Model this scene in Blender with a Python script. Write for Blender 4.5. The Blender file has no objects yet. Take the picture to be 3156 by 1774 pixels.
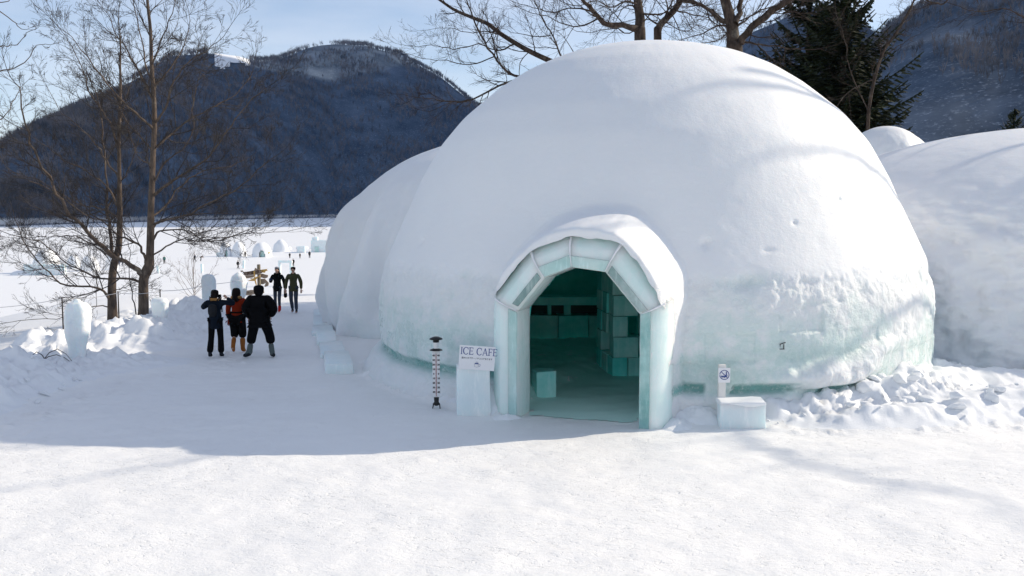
import bpy, bmesh, math, random
import numpy as np
from mathutils import Vector, Matrix

# ------------------------------------------------------------------ scene, camera, light
S = bpy.context.scene
COL = S.collection
PITCH = math.atan(77/887.0)
FP = 887.0
CH = 3.4
cam = bpy.data.cameras.new('camera'); camo = bpy.data.objects.new('camera', cam); COL.objects.link(camo)
cam.sensor_width = 36; cam.lens = FP/1024*36; cam.clip_start = 0.1; cam.clip_end = 12000
camo.location = (0, 0, CH); camo.rotation_euler = (math.pi/2-PITCH, 0, 0)
S.camera = camo
SUN_AZ = math.radians(70.7)      # clockwise from +Y
SUN_EL = math.radians(28)
sd = Vector((math.sin(SUN_AZ)*math.cos(SUN_EL), math.cos(SUN_AZ)*math.cos(SUN_EL), math.sin(SUN_EL)))
sl = bpy.data.lights.new('sun', 'SUN'); sl.energy = 4.2; sl.angle = math.radians(0.55); sl.color = (1, .88, .70)
so = bpy.data.objects.new('sun', sl); COL.objects.link(so)
so.rotation_euler = sd.to_track_quat('Z', 'Y').to_euler()
W = bpy.data.worlds.new('World'); S.world = W; W.use_nodes = True
nt = W.node_tree; nt.nodes.clear()
wo = nt.nodes.new('ShaderNodeOutputWorld'); bg = nt.nodes.new('ShaderNodeBackground')
sky = nt.nodes.new('ShaderNodeTexSky'); sky.sky_type = 'NISHITA'; sky.sun_disc = False
sky.sun_elevation = SUN_EL; sky.sun_rotation = SUN_AZ
sky.altitude = 800; sky.air_density = 1.0; sky.dust_density = 0.6; sky.ozone_density = 1.7
bg.inputs['Strength'].default_value = 0.12
# thin clouds mixed over the sky
tc = nt.nodes.new('ShaderNodeTexCoord'); mp = nt.nodes.new('ShaderNodeMapping'); mp.inputs['Scale'].default_value = (1.0, 1.0, 4.0)
mp.inputs['Location'].default_value = (0.3, 0.1, 0.35)
nz = nt.nodes.new('ShaderNodeTexNoise'); nz.inputs['Scale'].default_value = 2.2; nz.inputs['Detail'].default_value = 7; nz.inputs['Roughness'].default_value = .55
rp = nt.nodes.new('ShaderNodeValToRGB'); rp.color_ramp.elements[0].position = .30; rp.color_ramp.elements[1].position = .78
rp.color_ramp.elements[1].color = (.55, .55, .55, 1)
mx = nt.nodes.new('ShaderNodeMix'); mx.data_type = 'RGBA'; mx.inputs[7].default_value = (8.2, 7.9, 7.8, 1)
nt.links.new(tc.outputs['Generated'], mp.inputs[0]); nt.links.new(mp.outputs[0], nz.inputs['Vector'])
nt.links.new(nz.outputs['Fac'], rp.inputs[0]); nt.links.new(rp.outputs[0], mx.inputs[0])
nt.links.new(sky.outputs[0], mx.inputs[6]); nt.links.new(mx.outputs[2], bg.inputs[0]); nt.links.new(bg.outputs[0], wo.inputs[0])
S.view_settings.view_transform = 'Standard'; S.view_settings.look = 'None'
S.view_settings.exposure = 0.345; S.view_settings.gamma = 1.0
S.render.resolution_x = 1024; S.render.resolution_y = 576
S.render.engine = 'CYCLES'
S.cycles.max_bounces = 14; S.cycles.diffuse_bounces = 9; S.cycles.volume_bounces = 1

# ------------------------------------------------------------------ helpers
def P(px, py, Y):
    """point of the world seen at picture position (px,py) of the 1024x576 frame, at distance Y"""
    cx = (px-512)/FP; cy = (288-py)/FP
    dy = math.cos(PITCH)+cy*math.sin(PITCH); dz = -math.sin(PITCH)+cy*math.cos(PITCH)
    k = Y/dy
    return Vector((cx*k, Y, CH+dz*k))

def _hash(ix, iy, iz):
    n = (ix*374761393 + iy*668265263 + iz*2147483647 + 974711) & 0xffffffff
    n = ((n ^ (n >> 13))*1274126177) & 0xffffffff
    n = ((n ^ (n >> 16))*2246822519) & 0xffffffff
    n = n ^ (n >> 15)
    return (n & 0xffffff)/float(0xffffff)
def vn(x, y, z=None):
    x = np.asarray(x, float); y = np.asarray(y, float); z = np.zeros_like(x) if z is None else np.asarray(z, float)
    fx = np.floor(x); fy = np.floor(y); fz = np.floor(z)
    ix = fx.astype(np.int64); iy = fy.astype(np.int64); iz = fz.astype(np.int64)
    u = x-fx; v = y-fy; w = z-fz
    u = u*u*u*(u*(u*6-15)+10); v = v*v*v*(v*(v*6-15)+10); w = w*w*w*(w*(w*6-15)+10)
    r = 0
    for a in (0, 1):
        for b in (0, 1):
            for c in (0, 1):
                r = r+_hash(ix+a, iy+b, iz+c)*(u if a else 1-u)*(v if b else 1-v)*(w if c else 1-w)
    return r*2-1
def fbm(x, y, z=None, o=4, g=.5, l=2.03):
    x = np.asarray(x, float); y = np.asarray(y, float); z = np.zeros_like(x) if z is None else np.asarray(z, float)
    r = 0; a = 1; s = 0
    for i in range(o):
        r = r+a*vn(x+17.3*i, y-9.1*i, z+3.7*i); s += a; a *= g; x = x*l; y = y*l; z = z*l
    return r/s
def sstep(a, b, x):
    t = np.clip((x-a)/(b-a), 0, 1); return t*t*(3-2*t)

def link(name, me, mat=None, parent=None):
    o = bpy.data.objects.new(name, me); COL.objects.link(o)
    if mat is not None:
        for m in (mat if isinstance(mat, (list, tuple)) else [mat]): me.materials.append(m)
    if parent is not None: o.parent = parent
    return o
def tag(o, label=None, cat=None, group=None, kind=None):
    if label: o['label'] = label
    if cat: o['category'] = cat
    if group: o['group'] = group
    if kind: o['kind'] = kind
    return o
def empty(name, loc=(0, 0, 0), label=None, cat=None, group=None, rz=0):
    o = bpy.data.objects.new(name, None); COL.objects.link(o); o.location = loc; o.rotation_euler = (0, 0, rz)
    o.empty_display_size = .1
    return tag(o, label, cat, group)
def npmesh(name, V, F, smooth=True):
    V = np.ascontiguousarray(V, dtype=np.float32); F = np.ascontiguousarray(F, dtype=np.int32)
    me = bpy.data.meshes.new(name)
    k = F.shape[1]
    me.vertices.add(len(V)); me.vertices.foreach_set('co', V.ravel())
    me.loops.add(F.size); me.loops.foreach_set('vertex_index', F.ravel())
    me.polygons.add(len(F)); me.polygons.foreach_set('loop_start', np.arange(0, F.size, k, dtype=np.int32))
    try: me.polygons.foreach_set('loop_total', np.full(len(F), k, dtype=np.int32))
    except Exception: pass
    me.polygons.foreach_set('use_smooth', np.full(len(F), smooth, dtype=bool))
    me.update(calc_edges=True); me.validate()
    return me
def attr(me, name, vals):
    a = me.attributes.new(name, 'FLOAT', 'POINT'); a.data.foreach_set('value', np.ascontiguousarray(vals, dtype=np.float32))
def grid_faces(n, m, wrap=False):
    """n rows x m columns"""
    i, j = np.meshgrid(np.arange(n-1), np.arange(m if wrap else m-1), indexing='ij')
    j2 = (j+1) % m
    return np.stack([i*m+j, i*m+j2, (i+1)*m+j2, (i+1)*m+j], -1).reshape(-1, 4)
def compact(V, F, *extra):
    u, inv = np.unique(F, return_inverse=True)
    return (V[u], inv.reshape(F.shape))+tuple(e[u] for e in extra)
def bevel_box(name, sx, sy, sz, mat, parent=None, loc=(0, 0, 0), rot=(0, 0, 0), bev=.02, jit=0, seg=2, origin='base', sub=0, rough=0, seed=0):
    bm = bmesh.new(); bmesh.ops.create_cube(bm, size=1)
    rnd = random.Random(seed)
    for v in bm.verts:
        v.co = Vector((v.co.x*sx+rnd.uniform(-jit, jit), v.co.y*sy+rnd.uniform(-jit, jit), (v.co.z+(.5 if origin == 'base' else 0))*sz+rnd.uniform(-jit, jit)))
    if bev: bmesh.ops.bevel(bm, geom=bm.edges[:], offset=bev, segments=seg, affect='EDGES', profile=.6)
    if sub:
        bmesh.ops.subdivide_edges(bm, edges=bm.edges[:], cuts=sub, use_grid_fill=True)
    me = bpy.data.meshes.new(name); bm.normal_update()
    if rough:
        co = np.array([v.co[:] for v in bm.verts]); nn = np.array([v.normal[:] for v in bm.verts])
        d = fbm(co[:, 0]*6+seed, co[:, 1]*6, co[:, 2]*6, 3)*rough
        for v, q, n_ in zip(bm.verts, d, nn): v.co += Vector(n_)*float(q)
    bm.to_mesh(me); bm.free()
    for p in me.polygons: p.use_smooth = bool(rough)
    o = link(name, me, mat, parent); o.location = loc; o.rotation_euler = rot
    return o

class Tubes:
    """collects tapered tubes, boxes and flat quads into one mesh"""
    def __init__(s): s.V = []; s.F = []; s.n = 0
    def tube(s, pts, rad, sides=6, cap=False):
        pts = np.array([tuple(p) for p in pts], float); rad = np.asarray(rad, float)
        n = len(pts)
        t = np.gradient(pts, axis=0); t /= np.linalg.norm(t, axis=1)[:, None]+1e-9
        ref = np.where(np.abs(t[:, 2:3]) > .9, np.array([[1., 0, 0]]), np.array([[0, 0, 1.]]))
        # one steady reference keeps rings from twisting
        m = np.mean(t, 0); r0 = np.array([1., 0, 0]) if abs(m[2]) > .7 else np.array([0, 0, 1.])
        a = np.cross(t, r0); a /= np.linalg.norm(a, axis=1)[:, None]+1e-9
        b = np.cross(t, a)
        ang = np.arange(sides)*2*math.pi/sides
        V = pts[:, None, :]+rad[:, None, None]*(np.cos(ang)[None, :, None]*a[:, None, :]+np.sin(ang)[None, :, None]*b[:, None, :])
        F = grid_faces(n, sides, True)+s.n
        s.V.append(V.reshape(-1, 3)); s.F.append(F); s.n += n*sides
        if cap:
            for e, r in ((0, pts[0]), (n-1, pts[-1])):
                s.V.append(r[None]); c = s.n; s.n += 1; base = c-n*sides-(0 if e == 0 else 1)+e*sides
                k = np.arange(sides)
                s.F.append(np.stack([base+k, base+(k+1) % sides, np.full(sides, c), np.full(sides, c)], -1))
    def box(s, c, ax, ay, az):
        c = Vector(c); ax = Vector(ax); ay = Vector(ay); az = Vector(az)
        V = [c+ax*i+ay*j+az*k for k in (-.5, .5) for j in (-.5, .5) for i in (-.5, .5)]
        F = np.array([[0, 1, 3, 2], [4, 6, 7, 5], [0, 4, 5, 1], [2, 3, 7, 6], [0, 2, 6, 4], [1, 5, 7, 3]])+s.n
        s.V.append(np.array([v[:] for v in V])); s.F.append(F); s.n += 8
    def build(s, name, mat, parent=None, smooth=True):
        V = np.concatenate(s.V); F = np.concatenate(s.F)
        return link(name, npmesh(name, V, F, smooth), mat, parent)

# ------------------------------------------------------------------ materials
def new_mat(name):
    m = bpy.data.materials.new(name); m.use_nodes = True
    n = m.node_tree.nodes; b = n['Principled BSDF']; return m, m.node_tree, b
def N(t, typ, **kw):
    n = t.nodes.new(typ)
    for k, v in kw.items():
        if k in n.inputs: n.inputs[k].default_value = v
        else: setattr(n, k, v)
    return n
def mixc(t, fac, a, b):
    m = t.nodes.new('ShaderNodeMix'); m.data_type = 'RGBA'
    for inp, v in ((m.inputs[0], fac), (m.inputs[6], a), (m.inputs[7], b)):
        if hasattr(v, 'links') or isinstance(v, bpy.types.NodeSocket): t.links.new(v, inp)
        elif isinstance(v, (int, float)): inp.default_value = v
        else: inp.default_value = (*v, 1) if len(v) == 3 else v
    return m.outputs[2]
def ramp(t, val, p0, p1, c0=(0, 0, 0), c1=(1, 1, 1)):
    r = t.nodes.new('ShaderNodeValToRGB'); e = r.color_ramp.elements
    e[0].position = p0; e[1].position = p1; e[0].color = (*c0, 1); e[1].color = (*c1, 1)
    t.links.new(val, r.inputs[0]); return r.outputs[0]
def noise(t, scale, detail=5, rough=.55, coord=None, mapping=None):
    n = N(t, 'ShaderNodeTexNoise', Scale=scale, Detail=detail, Roughness=rough)
    if coord is None:
        c = t.nodes.new('ShaderNodeTexCoord'); coord = c.outputs['Object']
    if mapping:
        mp = t.nodes.new('ShaderNodeMapping'); mp.inputs['Scale'].default_value = mapping; t.links.new(coord, mp.inputs[0]); coord = mp.outputs[0]
    t.links.new(coord, n.inputs['Vector']); return n.outputs['Fac']
def bump(t, b, h, strength, dist=.02, prev=None):
    n = N(t, 'ShaderNodeBump', Strength=strength, Distance=dist); t.links.new(h, n.inputs['Height'])
    if prev is not None: t.links.new(prev, n.inputs['Normal'])
    t.links.new(n.outputs[0], b.inputs['Normal']); return n.outputs[0]
def math_n(t, op, a, b=None):
    n = t.nodes.new('ShaderNodeMath'); n.operation = op
    for i, v in enumerate((a, b)):
        if v is None: continue
        if isinstance(v, bpy.types.NodeSocket): t.links.new(v, n.inputs[i])
        else: n.inputs[i].default_value = v
    return n.outputs[0]

def snow_mat(name, base=(.86, .875, .9), fine=.5, trample=0.0, sss=0.0):
    m, t, b = new_mat(name)
    c = noise(t, .9, 4)
    col = mixc(t, c, [x*.965 for x in base], base)
    b.inputs['Roughness'].default_value = .55
    b.inputs['Specular IOR Level'].default_value = .25
    n1 = noise(t, 38, 4, .65); nb = bump(t, b, n1, fine*.45, .012)
    n2 = noise(t, 150, 2, .6); nb = bump(t, b, n2, fine*.5, .006, nb)
    if trample:
        n3 = noise(t, 7.5, 5, .7, mapping=(1, 1.9, 1)); r3 = ramp(t, n3, .38, .62); nb = bump(t, b, r3, trample*.22, .03, nb)
        v = N(t, 'ShaderNodeTexNoise', Scale=13.0, Detail=3.0, Roughness=.6, Distortion=1.2)
        mp = t.nodes.new('ShaderNodeMapping'); mp.inputs['Scale'].default_value = (.75, 1.35, 1); mp.inputs['Rotation'].default_value = (0, 0, .5)
        tc_ = t.nodes.new('ShaderNodeTexCoord'); t.links.new(tc_.outputs['Object'], mp.inputs[0]); t.links.new(mp.outputs[0], v.inputs['Vector'])
        r4 = ramp(t, v.outputs['Fac'], .58, .70); r4 = math_n(t, 'MULTIPLY', r4, ramp(t, noise(t, .55, 4, .6), .38, .62)); nb = bump(t, b, r4, trample*.5, -.03, nb)
        col = mixc(t, math_n(t, 'MULTIPLY', r4, .05), col, (.62, .63, .64))
        # specks of grit and old snow trodden into the surface
        d = noise(t, 60, 2, .5); dr = ramp(t, d, .70, .78); col = mixc(t, math_n(t, 'MULTIPLY', dr, .35*trample), col, (.42, .42, .42))
    t.links.new(col, b.inputs['Base Color'])
    if sss:
        b.inputs['Subsurface Weight'].default_value = sss; b.inputs['Subsurface Radius'].default_value = (.06, .09, .12); b.inputs['Subsurface Scale'].default_value = 1
    return m
M_SNOW = snow_mat('snow_smooth', fine=.35)
M_GROUND = snow_mat('snow_trodden', base=(.895, .895, .895), fine=.6, trample=1.0)
M_HEAP = snow_mat('snow_heaped', fine=1.0)

def ice_mat(name, col, dark, rough=.12, sss=.5, trans=.0, streak=True, bub=.5):
    m, t, b = new_mat(name)
    n1 = noise(t, 2.2, 4, .6); n2 = noise(t, 14, 4, .7, mapping=(1, 1, .18) if streak else None)
    c = mixc(t, ramp(t, n1, .35, .68), dark, col)
    c = mixc(t, math_n(t, 'MULTIPLY', ramp(t, n2, .52, .72), bub), c, [min(1, x*1.25+.05) for x in col])
    t.links.new(c, b.inputs['Base Color'])
    b.inputs['Roughness'].default_value = rough; b.inputs['IOR'].default_value = 1.31
    b.inputs['Subsurface Weight'].default_value = sss; b.inputs['Subsurface Radius'].default_value = (.10, .25, .25); b.inputs['Subsurface Scale'].default_value = 1
    if trans: b.inputs['Transmission Weight'].default_value = trans
    bump(t, b, n2, .25, .01)
    return m
M_ICE = ice_mat('milky_green_ice', (.60, .75, .72), (.42, .63, .60), rough=.25)
M_ICE_CLEAR = ice_mat('clear_green_ice', (.56, .90, .86), (.30, .76, .72), rough=.12, bub=.35)
M_ICE_IN = ice_mat('deep_green_ice', (.26, .92, .87), (.13, .80, .75), rough=.2, sss=.3, bub=.25)
M_ICE_BLUE = ice_mat('pale_blue_ice', (.80, .86, .87), (.72, .80, .83), rough=.3)
def flat_mat(name, col, rough=.7, met=0, var=.12, scale=9, bs=.3, spec=.4):
    m, t, b = new_mat(name)
    n1 = noise(t, scale, 4)
    t.links.new(mixc(t, n1, [x*(1-var) for x in col], [min(1, x*(1+var)) for x in col]), b.inputs['Base Color'])
    b.inputs['Roughness'].default_value = rough; b.inputs['Metallic'].default_value = met; b.inputs['Specular IOR Level'].default_value = spec
    if bs: bump(t, b, noise(t, scale*5, 3), bs, .01)
    return m
# ------------------------------------------------------------------ terrain
DC = np.array([3.03, 20.2])                 # centre of the big igloo
DD = np.array([-math.sin(math.radians(24)), -math.cos(math.radians(24))])   # the way its door faces
DE = np.array([-DD[1], DD[0]])             # to the right along the door's front
LAKE = -6.6
def g2(x, y, cx, cy, sx, sy, a, h):
    ca, sa = math.cos(a), math.sin(a); u = (x-cx)*ca+(y-cy)*sa; v = -(x-cx)*sa+(y-cy)*ca
    return h*np.exp(-(np.abs(u/sx)**2.4+np.abs(v/sy)**2.4))
def bank_line(y): return -8.0-.28*np.clip(y-24, 0, 20)-.5*sstep(13, 8, y)+.9*np.sin(y*.33)*.25+1.15*np.exp(-((y-19.6)/1.6)**2)
def terrain(x, y, parts=False):
    z = -.42*sstep(22, 33, y)
    z = z-6.6*sstep(37, 92, y)
    s = bank_line(y)-x+fbm(x*.9, y*.9, o=3)*.35
    fall = sstep(3.6, 34, s)
    z = z*(1-fall)-6.9*fall
    hb = .62*np.exp(-((y-13.5)/4.2)**4)+.30-.22*sstep(16.5, 18.2, y)*sstep(25, 22.5, y)+.10*np.sin(y*1.1)
    hb = hb*sstep(36, 32, y)*(1-.45*sstep(24, 28, y))
    bank = hb*sstep(-.2, 1.7, s)*sstep(6.5, 2.4, s)
    mounds = g2(x, y, -9.7, 22.4, 1.6, 1.2, .1, .74)+g2(x, y, -10.4, 19.5, .9, .8, .2, .55)+g2(x, y, -9.3, 26.0, .95, 1.7, .1, .80)+g2(x, y, -8.5, 19.3, 1.4, .9, .2, .12)
    mounds = mounds+g2(x, y, -10.9, 28.5, 1.0, 2.2, 0, .35)+g2(x, y, -12.3, 33.0, 1.1, 2.2, 0, .3)
    bk = bank+mounds
    rough = sstep(.02, .35, bk)
    lump = np.abs(fbm(x*1.6, y*1.6, o=4, g=.55)); fine = fbm(x*5.5, y*5.5, o=4, g=.6)
    z = z+bk*(1+.35*fbm(x*.8+5, y*.8, o=3))+rough*((lump-.25)*.36+fine*.15+fbm(x*13, y*13, o=2)*.03+np.abs(fbm(x*3.3+9, y*3.3, o=3, g=.6))*.16-.05)
    # heaps round the foot of the big igloo and of the right-hand one
    r = np.hypot(x-DC[0], y-DC[1]); px_, py_ = x-DC[0], y-DC[1]
    u = px_*DE[0]+py_*DE[1]; w = px_*DD[0]+py_*DD[1]
    front = w > 0
    doorgap = np.where(front, sstep(1.1, 1.7, np.abs(u-.6)), 1.0)
    ang = np.arctan2(px_, -py_)            # 0 towards the camera, + to the right
    hh = .10+.50*np.exp(-((ang-.66)/.33)**2)+.22*np.exp(-((ang+.55)/.22)**2)+.10*np.exp(-((ang-.33)/.2)**2)
    wd = .35+.75*np.exp(-((ang-.85)/.35)**2)
    sk = hh*doorgap*sstep(6.15+wd, 6.05, r)
    sk2 = .36*g2(x, y, 8.0, 14.7, 1.4, .6, .12, 1)+.38*g2(x, y, 10.6, 15.5, 1.9, .7, .12, 1)+.27*g2(x, y, 5.9, 13.95, 1.3, .40, .10, 1)+.5*g2(x, y, 12.6, 15.5, 1.6, .8, .1, 1)+.3*g2(x, y, 9.4, 17.2, 1.6, .9, .1, 1)
    hp = sk+sk2
    rg = sstep(.03, .22, hp)
    z = z+hp*(1+.3*fbm(x*1.7, y*1.7, o=3))+rg*(.25+.75*sstep(-.25, .35, fbm(x*.7+8, y*.9, o=3)))*((np.abs(fbm(x*2.6+3, y*2.6, o=5, g=.62))-.2)*.34+fbm(x*8, y*8, o=4, g=.65)*.07)
    # trodden floor
    flat = (1-rough)*(1-rg)*sstep(60, 30, y)
    z = z+flat*(fbm(x*.35, y*.35, o=3)*.06+fbm(x*4, y*5, o=4, g=.6)*.012+fbm(x*1.3, y*1.5, o=3)*.02+fbm(x*.5+y*.3, y*2.4-x*.7, o=3)*.018)
    tl = (y-14.4)-(x-5.8)*.44; ta = (x-5.8)
    z = z+np.exp(-(tl/.24)**4)*sstep(-.3, .4, ta)*(.022*np.sin((x*.92+y*.4)*2*math.pi/.19)-.02)
    # small crumbs along the edges of the heaps
    ed = np.exp(-((s+.55)/.5)**2)*sstep(34, 30, y)+sstep(.0, .02, hp)*(1-rg)
    z = z+np.clip(ed, 0, 1)*np.clip(fbm(x*6, y*6, o=3, g=.6)-.1, 0, 1)*.12
    if parts: return z, (bk > .06), (hp > .05)
    return z
def axis(segs):
    out = [segs[0][0]]
    for a, b, st0, st1 in segs:
        x = a
        n = max(1, int(abs(b-a)/((st0+st1)/2)))
        w_ = np.linspace(st0, st1, n); c = np.cumsum(w_); c = c/c[-1]*(b-a)+a
        out += list(c)
    return np.array(out)
gx = axis([(-3500, -60, 400, 12), (-60, -15, 4, .2), (-15, -7, .07, .06), (-7, 6, .06, .06), (6, 13.5, .055, .055), (13.5, 60, .1, 4), (60, 3500, 12, 400)])
gy = axis([(-60, 6, 6, .08), (6, 20, .055, .055), (20, 36, .06, .12), (36, 100, .2, 2.5), (100, 4500, 6, 400)])
GX, GY = np.meshgrid(gx, gy)
shp = GX.shape
GZ, mb, mh = terrain(GX.ravel(), GY.ravel(), True)
V = np.stack([GX.ravel(), GY.ravel(), GZ], -1)
F = grid_faces(shp[0], shp[1])
fb = mb[F].all(1); fh = mh[F].all(1) & ~fb
for nm, msk, mat, lab in (('ground', ~(fb | fh), M_GROUND, None), ('snow_bank', fb, M_HEAP, None), ('snow_heap', fh, M_HEAP, None)):
    v_, f_ = compact(V, F[msk]); o = link(nm, npmesh(nm, v_, f_), mat); tag(o, kind='structure')
def TZ(x, y): return float(terrain(np.array([x]), np.array([y]))[0])

# frozen lake
M_LAKE = snow_mat('lake_snow', base=(.86, .87, .885), fine=.2)
lx = np.linspace(-3400, 3400, 60); ly = axis([(40, 400, 3, 10), (400, 4400, 20, 300)])
LX, LY = np.meshgrid(lx, ly)
LZ = np.full(LX.size, LAKE)+fbm(LX.ravel()*.05, LY.ravel()*.05, o=3)*.12
tag(link('frozen_lake', npmesh('frozen_lake', np.stack([LX.ravel(), LY.ravel(), LZ], -1), grid_faces(*LX.shape)), M_LAKE), kind='structure')

# ------------------------------------------------------------------ mountains
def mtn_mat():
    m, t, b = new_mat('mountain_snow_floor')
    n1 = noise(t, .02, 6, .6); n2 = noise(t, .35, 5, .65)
    c = mixc(t, ramp(t, n1, .35, .65), (.025, .040, .066), (.085, .115, .165))  # dark understory, with the blue of shade and distance tinted in
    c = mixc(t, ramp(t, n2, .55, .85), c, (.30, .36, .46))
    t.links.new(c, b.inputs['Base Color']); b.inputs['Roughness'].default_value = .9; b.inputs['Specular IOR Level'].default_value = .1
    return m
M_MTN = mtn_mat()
def interp(tab, x): a = np.array(tab, float); return np.interp(x, a[:, 0], a[:, 1])
def make_mountain(name, ridge, base_y, base_z, run, pxs, seed, amp=18, clearing=None):
    """a hill range: foot line, ridge line, then the far slope"""
    ts = np.concatenate([np.linspace(0, 1, 60), np.linspace(1.03, 2.0, 24)])
    PX, T = np.meshgrid(pxs, ts)
    y0 = interp(base_y, PX); rp_ = interp(ridge, PX); rn = interp(run, PX)
    tt = np.minimum(T, 1.0)
    Yr = y0+rn
    zr = CH+(211-rp_)/FP*Yr
    prof = np.sin(tt**.93*math.pi/2*.93)/math.sin(.93*math.pi/2)
    back = np.clip(T-1, 0, 1)
    Y = y0+rn*T
    Z = base_z+(zr-base_z)*np.where(T <= 1, prof, 1-back**1.4*.9)
    # both the crest and the foot follow their own real distance
    X = (PX-512)/FP*np.where(T <= 1, Y, Yr+(Y-Yr)*1.0)
    m_ = np.sin(np.clip(tt, 0, 1)*math.pi)*.9+.10*(T > .3)
    gul = fbm(X*.004+seed, Y*.0022, o=4, g=.5)
    Z = Z+amp*gul*m_*2.2+m_*amp*.25*fbm(X*.02, Y*.02, o=3)
    return X, Y, Z, T
class Forest:
    def __init__(s): s.V = []; s.F = []; s.n = 0
    def add(s, B, kind, rng, hs):
        n = len(B)
        if not n: return
        if kind == 'bare':
            K = 7
            h = hs*rng.uniform(.75, 1.25, n)
            a = rng.uniform(0, 2*math.pi, (n, K)); r = rng.uniform(.12, .34, (n, K))*h[:, None]; z0 = rng.uniform(.15, .5, (n, K))*h[:, None]; z1 = rng.uniform(.65, 1.05, (n, K))*h[:, None]
            r[:, 0] *= .1; z0[:, 0] = 0
            base = B[:, None, :]+np.stack([r*.15*np.cos(a), r*.15*np.sin(a), z0], -1)
            top = B[:, None, :]+np.stack([r*np.cos(a), r*np.sin(a), z1], -1)
            w = rng.uniform(.14, .30, (n, K, 1))*(hs/12.); side = np.stack([np.ones_like(a), np.zeros_like(a), np.zeros_like(a)], -1)*w
            mid = (base+top)/2
            V = np.stack([base-side*.3, mid+side, top, mid-side*1.0], 2).reshape(-1, 3)
            F = np.arange(len(V)).reshape(-1, 4)+s.n
        else:
            K = 3; A = 5
            h = hs*rng.uniform(.8, 1.5, n)
            ang = np.arange(A)*2*math.pi/A
            ro = rng.uniform(.14, .20, n)*h
            V = []; F = []
            tiers = []
            for k in range(K):
                zb = h*(.12+.27*k); zt = h*(.55+.23*k); rr = ro*(1-.28*k)
                an = ang[None, :]+rng.uniform(0, 6.28, (n, 1))
                jit = rng.uniform(.65, 1.2, (n, A))
                ring = B[:, None, :]+np.stack([rr[:, None]*jit*np.cos(an), rr[:, None]*jit*np.sin(an), np.repeat(zb[:, None], A, 1)], -1)
                tip = B+np.stack([0*h, 0*h, zt], -1)
                tri = np.stack([ring, np.roll(ring, -1, 1), np.repeat(tip[:, None, :], A, 1)], 2)
                tiers.append(tri.reshape(-1, 3))
            V = np.concatenate(tiers); F3 = np.arange(len(V)).reshape(-1, 3)
            F = np.concatenate([F3, F3[:, 2:3]], 1)+s.n
        s.V.append(V); s.F.append(F); s.n += len(V)
    def build(s, name, mat):
        V = np.concatenate(s.V); F = np.concatenate(s.F)
        return link(name, npmesh(name, V, F, False), mat)
def tri_mesh(name, V, K, mat): pass
rng = np.random.default_rng(7)
ridgeL = [(-260, 330), (-120, 250), (-40, 195), (0, 163), (40, 140), (91, 108), (131, 88), (159, 74), (179, 62), (214, 60), (238, 63), (262, 67), (286, 64), (310, 56), (338, 51), (370, 52), (397, 58), (421, 70), (441, 80), (457, 92), (473, 104), (500, 120), (560, 150), (640, 175), (760, 196)]
baseL = [(-260, 430), (0, 570), (120, 760), (240, 1050), (340, 1400), (500, 1500), (760, 1600)]
runL = [(-260, 300), (0, 420), (120, 620), (240, 800), (340, 800), (470, 750), (760, 600)]
ridgeR2 = [(640, 150), (700, 75), (751, 40), (773, 31), (791, 22), (815, 14), (835, 20), (860, 34), (885, 52), (930, 80), (1000, 120)]
ridgeR3 = [(820, 110), (850, 72), (881, 42), (896, 32), (908, 26), (921, 20), (934, 14.5), (947, 9.5), (965, 6), (977, 1.5), (990, -3), (1024, -22), (1100, -40), (1200, -50), (1320, -30)]
specs = [('mountain', ridgeL, baseL, runL, np.arange(-260, 764, 5.), 3.1, 16, 40000, LAKE-.5, 13, .5),
         ('mountain', ridgeR2, [(640, 1300), (1000, 1300)], [(640, 900), (1000, 900)], np.arange(640, 1001, 5.), 9.1, 16, 8000, 0, 14, .5),
         ('mountain', ridgeR3, [(820, 420), (1320, 380)], [(820, 620), (1320, 700)], np.arange(820, 1321, 5.), 5.5, 12, 34000, 0, 8, 1.1)]
FB = Forest(); FC = Forest()
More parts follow.
